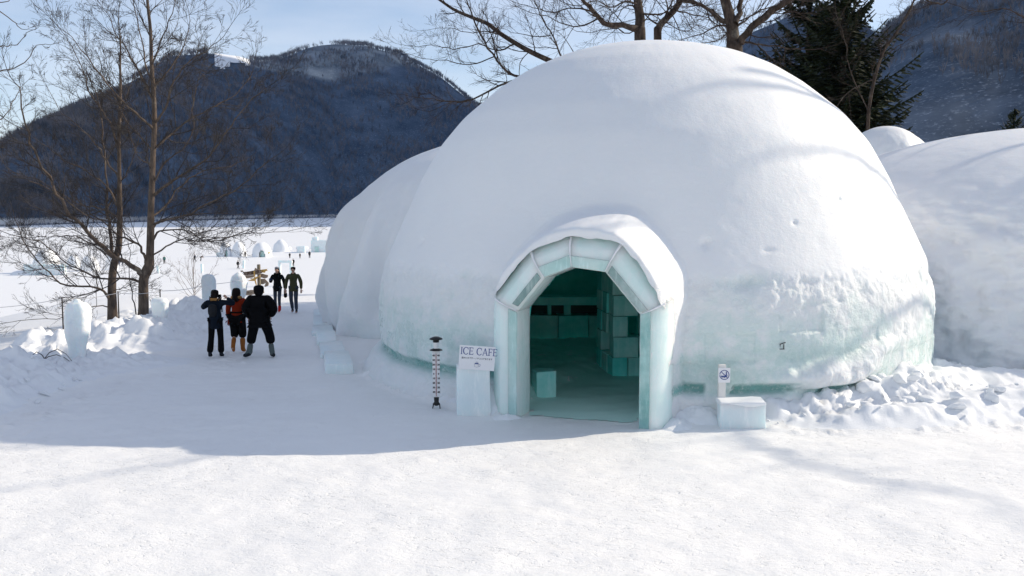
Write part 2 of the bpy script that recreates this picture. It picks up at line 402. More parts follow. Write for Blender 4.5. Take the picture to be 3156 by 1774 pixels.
# high range to the right, outside the frame: it keeps the far shore in shade
rx, ry = np.meshgrid(np.linspace(-1, 1, 70), np.linspace(0, 1, 90))
ayy = 900+ry*2600; axx = .60*ayy+440+ry*260
hx = axx+rx*(420+ry*300)*.93-rx*0; hy = ayy-rx*(420+ry*300)*.35
hz = -8+(1-np.abs(rx)**1.3)*(915+850*sstep(0, .6, ry))*sstep(-.02, .07, ry)*(1+.10*fbm(hx*.003, hy*.003, o=3))
hz = np.where(np.abs(rx) > .99, -10, hz)
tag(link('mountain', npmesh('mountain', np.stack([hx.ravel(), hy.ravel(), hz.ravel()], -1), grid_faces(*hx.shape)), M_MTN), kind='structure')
for nm, rd, by, rn, pxs, sdn, amp, nt_, bz, hs, con in specs:
    X, Y, Z, T = make_mountain(nm, rd, by, bz, rn, pxs, sdn, amp)
    Vm = np.stack([X.ravel(), Y.ravel(), Z.ravel()], -1)
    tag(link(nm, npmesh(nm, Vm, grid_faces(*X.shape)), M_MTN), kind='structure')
    if sdn == 3.1:   # open snowfield below the crest
        pxb = X/Y*FP+512; pyb = 211-(Z-CH)/Y*FP; ok = (pxb > 216) & (pxb < 256) & (pyb < 71+4*np.sin(pxb*.2)) & (T > .6) & (T < 1.15)
        Fm = grid_faces(*X.shape); Fm = Fm[ok.ravel()[Fm].all(1)]
        if len(Fm): vv, ff_ = compact(Vm+np.array([0, 0, 1.5]), Fm); tag(link('snowfield', npmesh('snowfield', vv, ff_), M_LAKE), kind='structure')
    # trees strewn over it
    nr, nc = X.shape
    u = rng.uniform(0, nr-1.001, nt_*2); v = rng.uniform(0, nc-1.001, nt_*2)
    i = u.astype(int); j = v.astype(int); fu = u-i; fv = v-j
    def bl(A): return A[i, j]*(1-fu)*(1-fv)+A[i+1, j]*fu*(1-fv)+A[i, j+1]*(1-fu)*fv+A[i+1, j+1]*fu*fv
    B = np.stack([bl(X), bl(Y), bl(Z)], -1); tt = bl(T)
    keep = (tt < 1.25)
    if sdn == 3.1:
        pxb = B[:, 0]/B[:, 1]*FP+512; pyb = 211-(B[:, 2]-CH)/B[:, 1]*FP
        keep &= ~((pxb > 214) & (pxb < 254) & (pyb < 75+4*np.sin(pxb*.2)) & (tt > .6))
    # open snowy gullies
    gap = fbm(B[:, 0]*.014, B[:, 1]*.010, o=3); keep &= (gap < .30+rng.uniform(0, .5, len(gap)))
    B = B[keep][:nt_]; tt = tt[keep][:nt_]
    cn = fbm(B[:, 0]*.016+40, B[:, 1]*.012, o=3)+rng.uniform(-.35, .35, len(B)) > .32-con*.5
    FB.add(B[~cn], 'bare', rng, hs); FC.add(B[cn], 'conifer', rng, hs*1.15)
def veg_mat(name, a, b_, sc=.03):
    m, t, b = new_mat(name)
    n1 = noise(t, sc, 4, .7)
    t.links.new(mixc(t, ramp(t, n1, .35, .65), a, b_), b.inputs['Base Color']); b.inputs['Roughness'].default_value = .9; b.inputs['Specular IOR Level'].default_value = .1
    return m
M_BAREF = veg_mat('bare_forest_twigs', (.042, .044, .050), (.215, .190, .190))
M_CONF = veg_mat('hazed_conifer', (.008, .018, .032), (.016, .034, .054))  # needle colour with the blue of distant air tinted in
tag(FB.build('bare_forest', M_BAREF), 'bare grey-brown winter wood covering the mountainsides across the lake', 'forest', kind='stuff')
tag(FC.build('conifer_forest', M_CONF), 'dark blue-green evergreen wood with haze blue tinted in, mixed over the shaded mountainsides', 'forest', kind='stuff')
# frosted scrub along the far shore
SH = Forest()
n = 2500; pxs = rng.uniform(-60, 420, n); ys = interp(baseL, pxs)+rng.uniform(-14, 12, n)
SH.add(np.stack([(pxs-512)/FP*ys, ys, np.full(n, LAKE)], -1), 'bare', rng, 5.)
tag(SH.build('shore_scrub', veg_mat('frosted_twigs', (.5, .47, .45), (.75, .74, .74))), 'frosted pale scrub along the foot of the mountain', 'scrub', kind='stuff')
# ------------------------------------------------------------------ big igloo
PROF = [(-.25, 5.98), (0, 5.98), (.6, 6.0), (1.3, 6.0), (1.94, 5.92), (2.3, 5.82), (2.63, 5.67), (3.0, 5.50), (3.5, 5.27), (4.1, 5.00), (4.8, 4.62), (5.4, 4.12), (6.05, 3.34), (6.45, 2.72), (6.75, 2.05), (6.95, 1.35), (7.05, .7), (7.08, 0)]
def resample(prof, n):
    a = np.array(prof, float); d = np.r_[0, np.cumsum(np.hypot(*np.diff(a, axis=0).T))]
    # smooth the table with a gaussian on arc length
    s = np.linspace(0, d[-1], 600); z = np.interp(s, d, a[:, 0]); r = np.interp(s, d, a[:, 1])
    k = np.exp(-np.linspace(-2.2, 2.2, 41)**2); k /= k.sum()
    zp = np.pad(z, 20, mode='reflect', reflect_type='odd'); rp2 = np.concatenate([r[0]*2-r[20:0:-1], r, -r[-2:-22:-1]])
    zp[-20:] = z[-2:-22:-1]
    z2 = np.convolve(zp, k, 'valid'); r2 = np.convolve(rp2, k, 'valid'); r2[-1] = 0; z2[0] = z[0]
    q = np.linspace(0, d[-1], n); return np.interp(q, s, z2), np.clip(np.interp(q, s, r2), 0, None)
INNER = [(-.375, -.12), (-.375, 1.76), (.095, 2.32), (.565, 2.50), (1.12, 2.44), (1.69, 1.79), (1.69, -.12)]
def offset_poly(pts, d):
    out = []
    n = len(pts)
    for i, p in enumerate(pts):
        p = np.array(p)
        ns = []
        if i > 0: e = p-np.array(pts[i-1]); ns.append(np.array([-e[1], e[0]])/np.hypot(*e))
        if i < n-1: e = np.array(pts[i+1])-p; ns.append(np.array([-e[1], e[0]])/np.hypot(*e))
        if len(ns) == 1: out.append(p+ns[0]*d)
        else:
            m = ns[0]+ns[1]; m /= np.hypot(*m); out.append(p+m*d/max(.3, m@ns[0]))
    return np.array(out)
def off(d):
    r = offset_poly(INNER, d); r[5:, 0] -= .30*max(d-.1, 0); return r
OUTER = off(.54)
def sdist(u, z, poly):
    """distance outside the arch outline (negative inside)"""
    d = np.full(u.shape, 1e9); inside = np.zeros(u.shape, bool)
    q = [tuple(p) for p in poly]
    q2 = [(q[0][0], -3)]+q+[(q[-1][0], -3)]
    for a, b in zip(q2[:-1], q2[1:]):
        ax, az = a; bx, bz = b; ex, ez = bx-ax, bz-az; L = ex*ex+ez*ez+1e-12
        t = np.clip(((u-ax)*ex+(z-az)*ez)/L, 0, 1); d = np.minimum(d, np.hypot(u-ax-t*ex, z-az-t*ez))
    n = len(q2)
    for i in range(n):
        ax, az = q2[i]; bx, bz = q2[(i+1) % n]
        c = ((az > z) != (bz > z)); xx = (bx-ax)*(z-az)/((bz-az) if bz != az else 1e-9)+ax
        inside ^= c & (u < xx)
    return np.where(inside, -d, d)
DOORD = 6.35
CUT = off(.50)
def smax(a, b, k):
    h = np.clip(.5+.5*(a-b)/k, 0, 1); return b+(a-b)*h+k*h*(1-h)
def dome_surface(nphi, nt, prof, inner=False):
    phi = np.concatenate([np.linspace(math.radians(-185), math.radians(5), int(nphi*.82), endpoint=False), np.linspace(math.radians(5), math.radians(175), nphi-int(nphi*.82), endpoint=False)])
    z, r = resample(prof, nt)
    PH, ZZ = np.meshgrid(phi, z); RR = np.repeat(r[:, None], nphi, 1)
    return PH, ZZ, RR
NP, NT = 1000, 300
PH, ZZ, RR = dome_surface(NP, NT, PROF)
arc = PH*6.0
# --- block wall zone
wall = sstep(2.45, 2.15, ZZ+.14*fbm(arc*.9, ZZ*0, o=4)+.05*vn(arc*5, ZZ*0))
row = np.floor(ZZ/.47); bl_ = (arc/.85+.5*(row % 2)); bx = np.floor(bl_); fx = bl_-bx; fz = ZZ/.47-row
edge = np.minimum(np.minimum(fx, 1-fx)*.85, np.minimum(fz, 1-fz)*.47)
blk = _hash(bx.astype(np.int64)+900, row.astype(np.int64)+77, np.zeros(bx.shape, np.int64))
plaster = sstep(-.25, .22, fbm(arc*.8, ZZ*1.3, PH*0+5, o=5, g=.6)+.5*sstep(1.2, 2.2, ZZ)-.12)    # snow daubed over the blocks
ice = wall*(1-.8*plaster)*(1-.45*sstep(1.1, 1.9, ZZ))
disp = wall*((blk-.5)*.035*(1-plaster*.8)-.010*sstep(.035, .0, edge)*(1-plaster)*sstep(-.1, .3, fbm(arc*.6+20, ZZ*.8, o=3))+plaster*(.02+.06*fbm(arc*3, ZZ*4, o=5, g=.65))+.012*fbm(arc*7, ZZ*5, o=3))
rag = np.exp(-((ZZ-2.25-.14*fbm(arc*.9, ZZ*0, o=4))/.10)**2)
disp += rag*.035*fbm(arc*5, ZZ*6, o=4, g=.65)+(1-wall)*(.008*fbm(arc*.35, ZZ*.5, o=3)+.003*fbm(arc*4, ZZ*4, o=3))
# soft sag of the snow coat
angc = PH+math.pi/2
disp += (1-wall)*(.03+.02*sstep(.35, .75, angc))+(1-wall)*.014*fbm(arc*1.1+2, ZZ*1.6, o=5)+(1-wall)*.03*fbm(arc*.30+9, ZZ*.6, o=2)
# the clear band near the ground, undercut, with snow clinging over it
angc = PH+math.pi/2                          # 0 towards the camera
zb = .53+.05*fbm(arc*.7+3, ZZ*0, o=3)
zb = zb-.02*sstep(.3, .9, angc)
band = np.exp(-((ZZ-zb)/.085)**4)*sstep(-1.6, -1.3, angc)*sstep(.32, .24, angc)
brk = sstep(-.05, .12, fbm(arc*2.2, ZZ*4+9, o=4, g=.6)+.10)
brk = np.where(angc < 0, 1-(1-brk)*.2, brk)
band = band*brk
disp -= .09*band
low = sstep(zb-.04, zb-.2, ZZ)
disp += low*(.10+.30*sstep(.5, -.1, ZZ)*sstep(-.3, -.9, angc)+.05*fbm(arc*2.5, ZZ*4, o=4, g=.6))
ice = np.maximum(ice*(1-low*.75), band)
# big lump of snow clinging on the right
lump = np.exp(-((angc-.45-.05*np.sin(ZZ*6))/.19)**4)*np.exp(-((ZZ-.70-1.1*(angc-.45)-.10*fbm(arc*1.8, ZZ*0, o=3))/.24)**4)
disp += lump*(.22+.08*fbm(arc*3, ZZ*4, o=5, g=.65)); ice *= (1-lump)
gap2 = np.exp(-((angc-.41)/.12)**4)*np.exp(-((ZZ-.44+1.8*(angc-.41)**2)/.07)**4)
disp -= .08*gap2; deep2 = gap2
# pocks and scrapes
for (a_, z_, wa, wz, dp) in ((.135, 2.22, .030, .17, .10), (.03, 2.86, .016, .085, .06), (-1.02, 2.8, .02, .07, .03), (.33, 3.2, .009, .03, .04), (.55, 3.6, .008, .02, .03), (.22, 2.75, .02, .03, .03)):
    disp -= dp*np.exp(-(((angc-a_-.04*(ZZ-z_))/wa)**2+((ZZ-z_)/wz)**2))
RD = RR+disp*np.clip(RR/1.5, 0, 1)
ZD = ZZ+.10*np.clip(1-RR/3, 0, 1)*0
X = RD*np.cos(PH); Y = RD*np.sin(PH)
u = X*DE[0]+Y*DE[1]; w = X*DD[0]+Y*DD[1]
def chaikin(pts, n=3):
    p = [np.array(q) for q in pts]
    for _ in range(n):
        o = [p[0]]
        for a, b in zip(p[:-1], p[1:]): o += [a*.75+b*.25, a*.25+b*.75]
        p = o+[p[-1]]
    return p
s_ = sdist(u, ZD, chaikin(OUTER))
side_w = .10+.26*sstep(1.5, 2.7, ZD)+.20*sstep(1.5, 2.6, ZD)*sstep(.0, 1.1, u)+.10*sstep(.2, 1.5, u)*sstep(0, 2, ZD)
s2 = np.clip(s_-(.05+.04*sstep(-.5, .8, u)-.05*sstep(1.2, 1.9, u))*np.maximum(sstep(1.6, 2.4, ZD), .8*sstep(1.0, 2.3, ZD)*sstep(1.3, 1.8, u))*(1+.3*fbm(u*2.2, ZD*2.2, o=3)), 0, None)
slp = 7-3.6*np.maximum(sstep(1.5, 2.3, ZD), sstep(.9, 2.2, ZD)*sstep(1.3, 1.8, u))+1.0*sstep(1.0, 1.9, u)
target = DOORD-.20+.19*sstep(1.6, 2.0, ZD)-(np.sqrt((s2*slp)**2+.025)-.158)
k_ = .05+.19*sstep(1.5, 2.6, ZD)
wn = np.where(w > 2, smax(w, target, k_), w)
wn += np.where((w > 2) & (s_ < .35) & (ZD > 1.7), .02*fbm(u*5, ZD*5, o=3), 0)
dw = wn-w
X = X+DD[0]*dw; Y = Y+DD[1]*dw
V = np.stack([X.ravel(), Y.ravel(), ZD.ravel()], -1)
F = grid_faces(NT, NP, True)
def cutd(u, z): return sdist(u, z, INNER)-(.53-.12*sstep(1.3, 1.9, u)*sstep(2.6, 1.9, z)-.035*sstep(1.65, 1.9, z)+.02*vn(u*6, z*6)*sstep(1.65, 1.9, z))
cd = cutd(u, ZD).ravel(); cut = ((cd < 0) & (w.ravel() > 2))
F = F[~cut[F].any(1)]
# pull the rim of the opening onto a clean outline
used = np.zeros(len(V), bool); used[F.ravel()] = True
nearc = used & (cd < .085) & (w.ravel() > 2) & (ZD.ravel() > 0)
cnt = np.bincount(F.ravel(), minlength=len(V)); rim = nearc & (cnt < 4)
uu, zz = u.ravel()[rim], ZD.ravel()[rim]; e_ = 1e-3
for _ in range(2):
    c0 = cutd(uu, zz); gu = (cutd(uu+e_, zz)-c0)/e_; gz_ = (cutd(uu, zz+e_)-c0)/e_; gn = np.clip(gu*gu+gz_*gz_, .3, None)
    uu = uu-c0*gu/gn; zz = zz-c0*gz_/gn
wv = V[rim, 0]*DD[0]+V[rim, 1]*DD[1]
V[rim] = np.stack([DE[0]*uu+DD[0]*wv, DE[1]*uu+DD[1]*wv, zz], -1)
ice = np.where((dw > .08), 0, ice)
Vc, Fc, icec, bandc, edgec, wallc = compact(V, F, ice.ravel(), np.clip(np.maximum(band, deep2)+.30*sstep(.50, .64, ZZ)*sstep(1.35, .95, ZZ+.1*fbm(arc*1.5, ZZ*0, o=3))*(1-lump)*sstep(.85, .65, np.abs(angc+.25))*sstep(-.35, .1, fbm(arc*1.1+7, ZZ*2.5, o=4)), 0, 1).ravel(), (sstep(.03, .0, edge)*wall*(1-plaster)).ravel(), wall.ravel())
me = npmesh('snow_dome', Vc, Fc); attr(me, 'ice', icec); attr(me, 'deep', bandc); attr(me, 'joint', edgec); attr(me, 'wall', wallc)
def dome_mat(name, deepcol=(.15, .31, .295), icecol=(.62, .745, .73)):
    m, t, b = new_mat(name)
    def A(n):
        a = t.nodes.new('ShaderNodeAttribute'); a.attribute_name = n; return a.outputs['Fac']
    n0 = noise(t, 3.0, 6, .65); n1 = noise(t, 11, 5, .7)
    snow = mixc(t, noise(t, 1.2, 4), (.80, .812, .83), (.835, .845, .86))
    f = math_n(t, 'MULTIPLY', A('ice'), ramp(t, n0, .30, .52))
    icec_ = mixc(t, ramp(t, n1, .45, .7), icecol, (.70, .78, .77))
    c = mixc(t, f, snow, icec_)
    c = mixc(t, math_n(t, 'MULTIPLY', A('joint'), .12), c, (.45, .62, .60))
    fd = math_n(t, 'MULTIPLY', A('deep'), ramp(t, n1, .25, .5))
    c = mixc(t, fd, c, mixc(t, n1, [x*.7 for x in deepcol], [x*1.9 for x in deepcol]))
    t.links.new(c, b.inputs['Base Color'])
    t.links.new(mixc(t, f, (.6, .6, .6), (.25, .25, .25)), b.inputs['Roughness'])
    b.inputs['Specular IOR Level'].default_value = .3
    b.inputs['Subsurface Weight'].default_value = .35; b.inputs['Subsurface Radius'].default_value = (.12, .15, .17); b.inputs['Subsurface Scale'].default_value = 1
    nb = bump(t, b, noise(t, 90, 3), .12, .006)
    nb = bump(t, b, noise(t, 16, 6, .75), .30, .02, nb); nb = bump(t, b, noise(t, 5, 5, .7, mapping=(1, 1, 2.2)), .16, .05, nb)
    # heavier tooth only on the block wall
    bn = t.nodes.new('ShaderNodeBump'); bn.inputs['Distance'].default_value = .05
    t.links.new(math_n(t, 'MULTIPLY', A('wall'), .75), bn.inputs['Strength']); t.links.new(noise(t, 9, 6, .7), bn.inputs['Height']); t.links.new(nb, bn.inputs['Normal'])
    t.links.new(bn.outputs[0], b.inputs['Normal'])
    return m
M_DOME = dome_mat('igloo_snow_and_ice')
igloo = empty('igloo', (DC[0], DC[1], 0), 'big snow-covered igloo with an arched doorway of green ice blocks', 'igloo')
link('snow_dome', me, M_DOME, igloo)
# inner shell
PI_ = [(-.15, 5.78), (.6, 5.8), (1.6, 5.74), (2.3, 5.55), (3.0, 5.15), (3.8, 4.6), (4.6, 3.9), (5.3, 3.1), (5.8, 2.2), (6.1, 1.2), (6.2, 0)]
PHi, ZZi, RRi = dome_surface(300, 110, PI_)
rowi = np.floor(ZZi/.5); bi = PHi*5.4/.9+.5*(rowi % 2); e2 = np.minimum(np.minimum(bi % 1, 1-bi % 1)*.9, np.minimum(ZZi/.5 % 1, 1-ZZi/.5 % 1)*.5)
blki = _hash(np.floor(bi).astype(np.int64)+500, rowi.astype(np.int64)+7, np.zeros(bi.shape, np.int64))
Ri = RRi+sstep(4.5, 2.5, ZZi)*((blki-.5)*.05+.03*sstep(.05, 0, e2))+.02*fbm(PHi*12, ZZi*2, o=3)
Xi = Ri*np.cos(PHi); Yi = Ri*np.sin(PHi); ui = Xi*DE[0]+Yi*DE[1]; wi = Xi*DD[0]+Yi*DD[1]
cut = ((sdist(ui, ZZi, offset_poly(INNER, .12)) < 0) & (wi > 2)).ravel()
Fi = grid_faces(110, 300, True)[:, ::-1]; Fi = Fi[~cut[Fi].all(1)]
vi, fi = compact(np.stack([Xi.ravel(), Yi.ravel(), ZZi.ravel()], -1), Fi)
link('inner_wall', npmesh('inner_wall', vi, fi), M_ICE_IN, igloo)
# trodden floor inside
fx_, fy_ = np.meshgrid(np.linspace(-6.3, 6.3, 160), np.linspace(-6.3, 6.3, 160))
fu = fx_*DE[0]+fy_*DE[1]; fw = fx_*DD[0]+fy_*DD[1]
ok = (np.hypot(fx_, fy_) < 5.85) | ((np.abs(fu-.6) < .98) & (fw > 0) & (fw < 6.15))
fz_ = terrain(fx_.ravel()+DC[0], fy_.ravel()+DC[1])+.012
Ff = grid_faces(160, 160); Ff = Ff[ok.ravel()[Ff].all(1)]
vf, ff = compact(np.stack([fx_.ravel(), fy_.ravel(), fz_], -1), Ff)
link('floor', npmesh('floor', vf, ff), snow_mat('green_trodden_floor', base=(.60, .84, .79), fine=.6), igloo)
# arch blocks
def dpt(u_, w_, z_): return Vector((DE[0]*u_+DD[0]*w_, DE[1]*u_+DD[1]*w_, z_))
PROFX = [(0, DOORD-.82), (0, DOORD+.0), (.025, DOORD+.03), (.165, DOORD+.035), (.21, DOORD+.025), (.34, DOORD-.01), (.45, DOORD-.09), (.54, DOORD-.20), (.585, DOORD-.33), (.585, DOORD-1.0)]
rings = [off(d) for d, _ in PROFX]
def arch_block(i, mat, seed):
    rnd = random.Random(seed)
    n = 12; V = []; 
    g = .0015
    for k in range(n+1):
        t = g+(1-2*g)*k/n
        for q_, ((d, w_), rg_) in enumerate(zip(PROFX, rings)):
            if q_ == 0: w_ = DOORD-(.50 if i <= 2 else .95)
            a, b = rg_[i], rg_[i+1]; q = a+(b-a)*t
            jw = rnd.uniform(-.004, .004)
            V.append(dpt(q[0], w_+jw, q[1])[:])
    V = np.array(V); m_ = len(PROFX)
    V += .006*np.stack([fbm(V[:, 0]*3, V[:, 1]*3, V[:, 2]*2+j*7, o=2) for j in range(3)], -1)
    F = grid_faces(n+1, m_, True)
    me = npmesh('arch_block', V, F, False)
    bm = bmesh.new(); bm.from_mesh(me)
    bmesh.ops.holes_fill(bm, edges=[e for e in bm.edges if e.is_boundary]); bmesh.ops.recalc_face_normals(bm, faces=bm.faces[:])
    sharp = [e for e in bm.edges if len(e.link_faces) == 2 and e.calc_face_angle() > .3]
    bmesh.ops.bevel(bm, geom=sharp, offset=.010, segments=2, affect='EDGES', profile=.6)
    bm.to_mesh(me); bm.free()
    for p in me.polygons: p.use_smooth = True
    me.materials.clear()
    o = link('arch_block', me, mat, igloo)
    return o
def arch_mat():
    m, t, b = new_mat('arch_ice')
    n2 = noise(t, 9, 5, .7, mapping=(1, 1, .12)); n1 = noise(t, 1.8, 4, .6)
    c = mixc(t, ramp(t, n1, .3, .7), (.68, .86, .83), (.84, .92, .905))
    c = mixc(t, math_n(t, 'MULTIPLY', ramp(t, n2, .5, .7), .5), c, (.80, .86, .85))
    t.links.new(c, b.inputs['Base Color']); b.inputs['Roughness'].default_value = .16; b.inputs['IOR'].default_value = 1.31
    b.inputs['Subsurface Weight'].default_value = .8; b.inputs['Subsurface Radius'].default_value = (.20, .26, .26); b.inputs['Subsurface Scale'].default_value = 1
    b.inputs['Transmission Weight'].default_value = .0
    vo = N(t, 'ShaderNodeTexVoronoi', Scale=3.2, feature='DISTANCE_TO_EDGE'); tc_ = t.nodes.new('ShaderNodeTexCoord'); t.links.new(tc_.outputs['Object'], vo.inputs['Vector'])
    cr = ramp(t, vo.outputs['Distance'], .0, .012, (1, 1, 1), (0, 0, 0)); cr = math_n(t, 'MULTIPLY', cr, ramp(t, noise(t, 1.7, 3), .48, .62))
    c = mixc(t, math_n(t, 'MULTIPLY', cr, .55), c, (.92, .95, .95)); t.links.new(c, b.inputs['Base Color'])
    nb = bump(t, b, n2, .3, .012); bump(t, b, noise(t, 3, 3), .4, .05, nb)
    return m
M_ARCH = arch_mat()
for i in range(6): arch_block(i, M_ARCH, i)
# snow packed into the joints between the arch blocks
jr = [off(d) for d in (.02, .18, .34, .47)]
for i in range(1, 6):
    T_ = Tubes(); T_.tube([dpt(jr[0][i][0], DOORD+.030, jr[0][i][1]), dpt(jr[1][i][0], DOORD+.034, jr[1][i][1]), dpt(jr[2][i][0], DOORD-.008, jr[2][i][1]), dpt(jr[3][i][0], DOORD-.11, jr[3][i][1])], [.008, .010, .016, .03 if i in (2, 4) else .02], 8)
    T_.build('joint_snow', M_SNOW, igloo)
# clear inner facing strips of the reveal (darker, clear ice)
def strip(i, t0, t1, d0, d1, w0, w1, mat, name):
    a0, a1 = offset_poly(INNER, d0), offset_poly(INNER, d1)
    p = lambda A, t: A[i]+(A[i+1]-A[i])*t
    c = [p(a0, t0), p(a0, t1), p(a1, t1), p(a1, t0)]
    bm = bmesh.new()
    lo = [bm.verts.new(dpt(q[0], w0, q[1])) for q in c]; hi = [bm.verts.new(dpt(q[0], w1, q[1])) for q in c]
    bm.faces.new(lo[::-1]); bm.faces.new(hi)
    for k in range(4): bm.faces.new((lo[k], lo[(k+1) % 4], hi[(k+1) % 4], hi[k]))
    bmesh.ops.recalc_face_normals(bm, faces=bm.faces[:]); bmesh.ops.bevel(bm, geom=bm.edges[:], offset=.006, segments=1, affect='EDGES')
    me = bpy.data.meshes.new(name); bm.to_mesh(me); bm.free(); return link(name, me, mat, igloo)
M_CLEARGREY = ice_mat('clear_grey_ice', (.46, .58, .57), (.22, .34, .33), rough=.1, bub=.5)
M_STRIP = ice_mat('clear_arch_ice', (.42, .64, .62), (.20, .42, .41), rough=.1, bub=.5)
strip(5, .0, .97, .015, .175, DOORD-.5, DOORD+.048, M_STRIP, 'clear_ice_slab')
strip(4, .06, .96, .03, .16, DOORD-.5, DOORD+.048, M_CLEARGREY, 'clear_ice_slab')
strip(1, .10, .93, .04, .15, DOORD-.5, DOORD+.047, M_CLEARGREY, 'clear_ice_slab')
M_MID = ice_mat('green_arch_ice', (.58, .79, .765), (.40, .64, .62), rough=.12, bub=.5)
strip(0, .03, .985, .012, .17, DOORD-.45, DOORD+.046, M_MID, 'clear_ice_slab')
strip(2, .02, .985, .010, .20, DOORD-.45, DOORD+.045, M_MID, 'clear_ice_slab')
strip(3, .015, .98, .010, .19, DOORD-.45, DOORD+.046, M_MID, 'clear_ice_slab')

# ------------------------------------------------------------------ what stands inside
def inside(px, py, Y): return P(px, py, Y)
# ice stool
sp = P(544, 399, 16.0)
bevel_box('ice_stool', .38, .40, .49, M_ICE_CLEAR, loc=(sp.x, 16.15, TZ(sp.x, 16.15)-.02), rot=(0, 0, .25), bev=.02, jit=.01)
tag(bpy.data.objects['ice_stool'], 'single low ice block stool just inside the doorway on the left', 'stool')
# stacked block partition
wallp = empty('ice_block_partition', (2.55, 18.3, 0), 'tall partition of stacked ice blocks with square gaps inside the doorway', 'partition', rz=.12)
rnd = random.Random(5)
ch = .43
for r_ in range(7):
    x0 = -.33-(.0 if r_ % 2 else .0)
    gaps = {1: (1,), 3: (1,), 5: (0,)}
    xs = [(-.36, .30), (-.02, .30), (.34, .42), (.80, .42), (1.26, .42)] if r_ % 2 == 0 else [(-.24, .50), (.32, .46), (.82, .46), (1.30, .42)]
    for k, (cx, wx) in enumerate(xs):
        if (r_ % 2 == 0 and r_ in (2, 4) and k == 1): continue
        b_ = bevel_box('ice_block', wx+.012, .42+rnd.uniform(-.03, .05), ch-.012, M_ICE_CLEAR if (r_*3+k) % 5 else M_ICE_IN, wallp, (cx, rnd.uniform(-.04, .04), r_*ch-.03), (0, 0, rnd.uniform(-.04, .04)), bev=.012, jit=.006, seed=r_*10+k)
for r_ in range(7):   # its return, running back
    for k in range(2):
        if r_ == 1 and k == 0: continue
        bevel_box('ice_block', .36, .5, ch-.012, M_ICE_IN if (r_+k) % 2 else M_ICE_CLEAR, wallp, (-.34, .55+k*.53, r_*ch-.03), (0, 0, rnd.uniform(-.05, .05)), bev=.012, jit=.006, seed=r_*17+k)
# bar counter at the back
bar = empty('ice_bar_counter', (1.6, 23.2, 0), 'long low ice bar counter with dark slots along the back of the igloo', 'counter')
for k in range(7): bevel_box('ice_block', .78, .6, .72, M_ICE_IN if k % 2 else M_ICE_CLEAR, bar, (-2.4+k*.8, 0, -.03), (0, 0, 0), bev=.015, jit=.01, seed=k)
for k, x_ in enumerate((-2.6, -1.35, -.62, -.15, .8, 1.6, 2.4)): bevel_box('ice_post', .10+.08*(k % 2), .35, .27, M_ICE_IN, bar, (x_, .05, .69), (0, 0, 0), bev=.01, seed=k)
bevel_box('counter_top', 5.6, .62, .22, M_ICE_IN, bar, (0, 0, .96), bev=.02)
M_SLOT_SHADE = flat_mat('slot_shade', (.02, .08, .075), rough=.6)  # dark colour of an added panel, painted as the shade inside the open slots
bevel_box('slot_shade_panel', 5.4, .1, .28, M_SLOT_SHADE, bar, (0, .3, .69), bev=.005)

# ------------------------------------------------------------------ the other igloos close by
def loft_dome(name, cx, cy, lox, loy, rx, ry, h, n1, n2, fold=None, nphi=400, nt=160, steep=2.6, mat=None, rot=0, zb=-.4, icew=1.0, seed=0, squash=None):
    phi = np.linspace(0, 2*math.pi, nphi, endpoint=False); q = np.linspace(0, 1, nt)
    th = q*math.pi/2
    rr = np.cos(th)**(2/steep*1.0); zz = np.sin(th)**(2/n2)
    PHl, RRl = np.meshgrid(phi, rr); _, Zl = np.meshgrid(phi, zz)
    Zl = Zl*(h-zb)+zb
    R1 = RRl
    c, s = np.cos(PHl), np.sin(PHl)
    k = (np.abs(c)**n1+np.abs(s)**n1)**(-1/n1)
    X = R1*k*c*rx; Y = R1*k*s*ry
    L = np.hypot(X, Y)+1e-6
    d = .10*fbm(X*.35+seed, Y*.35, Zl*.35, o=3)+.03*fbm(X*2, Y*2, Zl*2+seed, o=4)
    if fold is not None: d = d+fold(X, Y, Zl)
    f = np.clip(L/1.5, 0, 1)
    X = X*(1+d*f/L); Y = Y*(1+d*f/L); Zl = Zl+(1-np.clip(L/3, 0, 1))*0
    V = np.stack([X.ravel(), Y.ravel(), Zl.ravel()], -1)
    Fl = grid_faces(nt, nphi, True); hid = (np.hypot(V[:, 0]+lox-DC[0], V[:, 1]+loy-DC[1]) < np.interp(V[:, 2], [-1, 2.3, 3, 4.8, 6, 7.1], [5.92, 5.78, 5.5, 4.7, 3.3, 0]))
    Fl = Fl[~hid[Fl].all(1)]
    me = npmesh(name, V, Fl)
    icm = icew*sstep(1.6, .7, Zl)*sstep(-.2, .3, fbm(X*.9+2, Y*.9, Zl*1.4, o=4))
    attr(me, 'ice', icm.ravel()); attr(me, 'deep', np.zeros(len(V))); attr(me, 'joint', np.zeros(len(V))); attr(me, 'wall', (sstep(2.2, 1.4, Zl)*.8).ravel())
    return me
def fold_left(X, Y, Z):
    a = np.arctan2(Y, X)
    f = .16*np.sin(a*26+1.5*fbm(a*4, Z*.3, o=2))*sstep(4.6, 3.4, Z)*sstep(-.2, .8, Z)*sstep(1.5, 2.6, np.abs(a))*.55
    bulge = .5*np.exp(-((Z-2.2)/.5)**2)*np.exp(-((a-2.35)/.10)**2)
    return f*3.2+bulge+.45*fbm(a*9, Z*.35, Z*0, o=3)*sstep(5.2, 3.2, Z)+.10*fbm(X*.9, Y*.9, Z*.45, o=3)*sstep(3.5, 2, Z)
ig2 = empty('igloo', (1.9, 30.2, 0), 'second long snow igloo standing behind the cafe igloo beside the path', 'igloo')
link('snow_dome', loft_dome('snow_dome', 0, 0, 1.9, 30.2, 8.05, 9.2, 5.85, 2.15, 2.6, fold_left, nphi=700, nt=220, steep=3.0, seed=3, icew=.35), M_DOME, ig2)
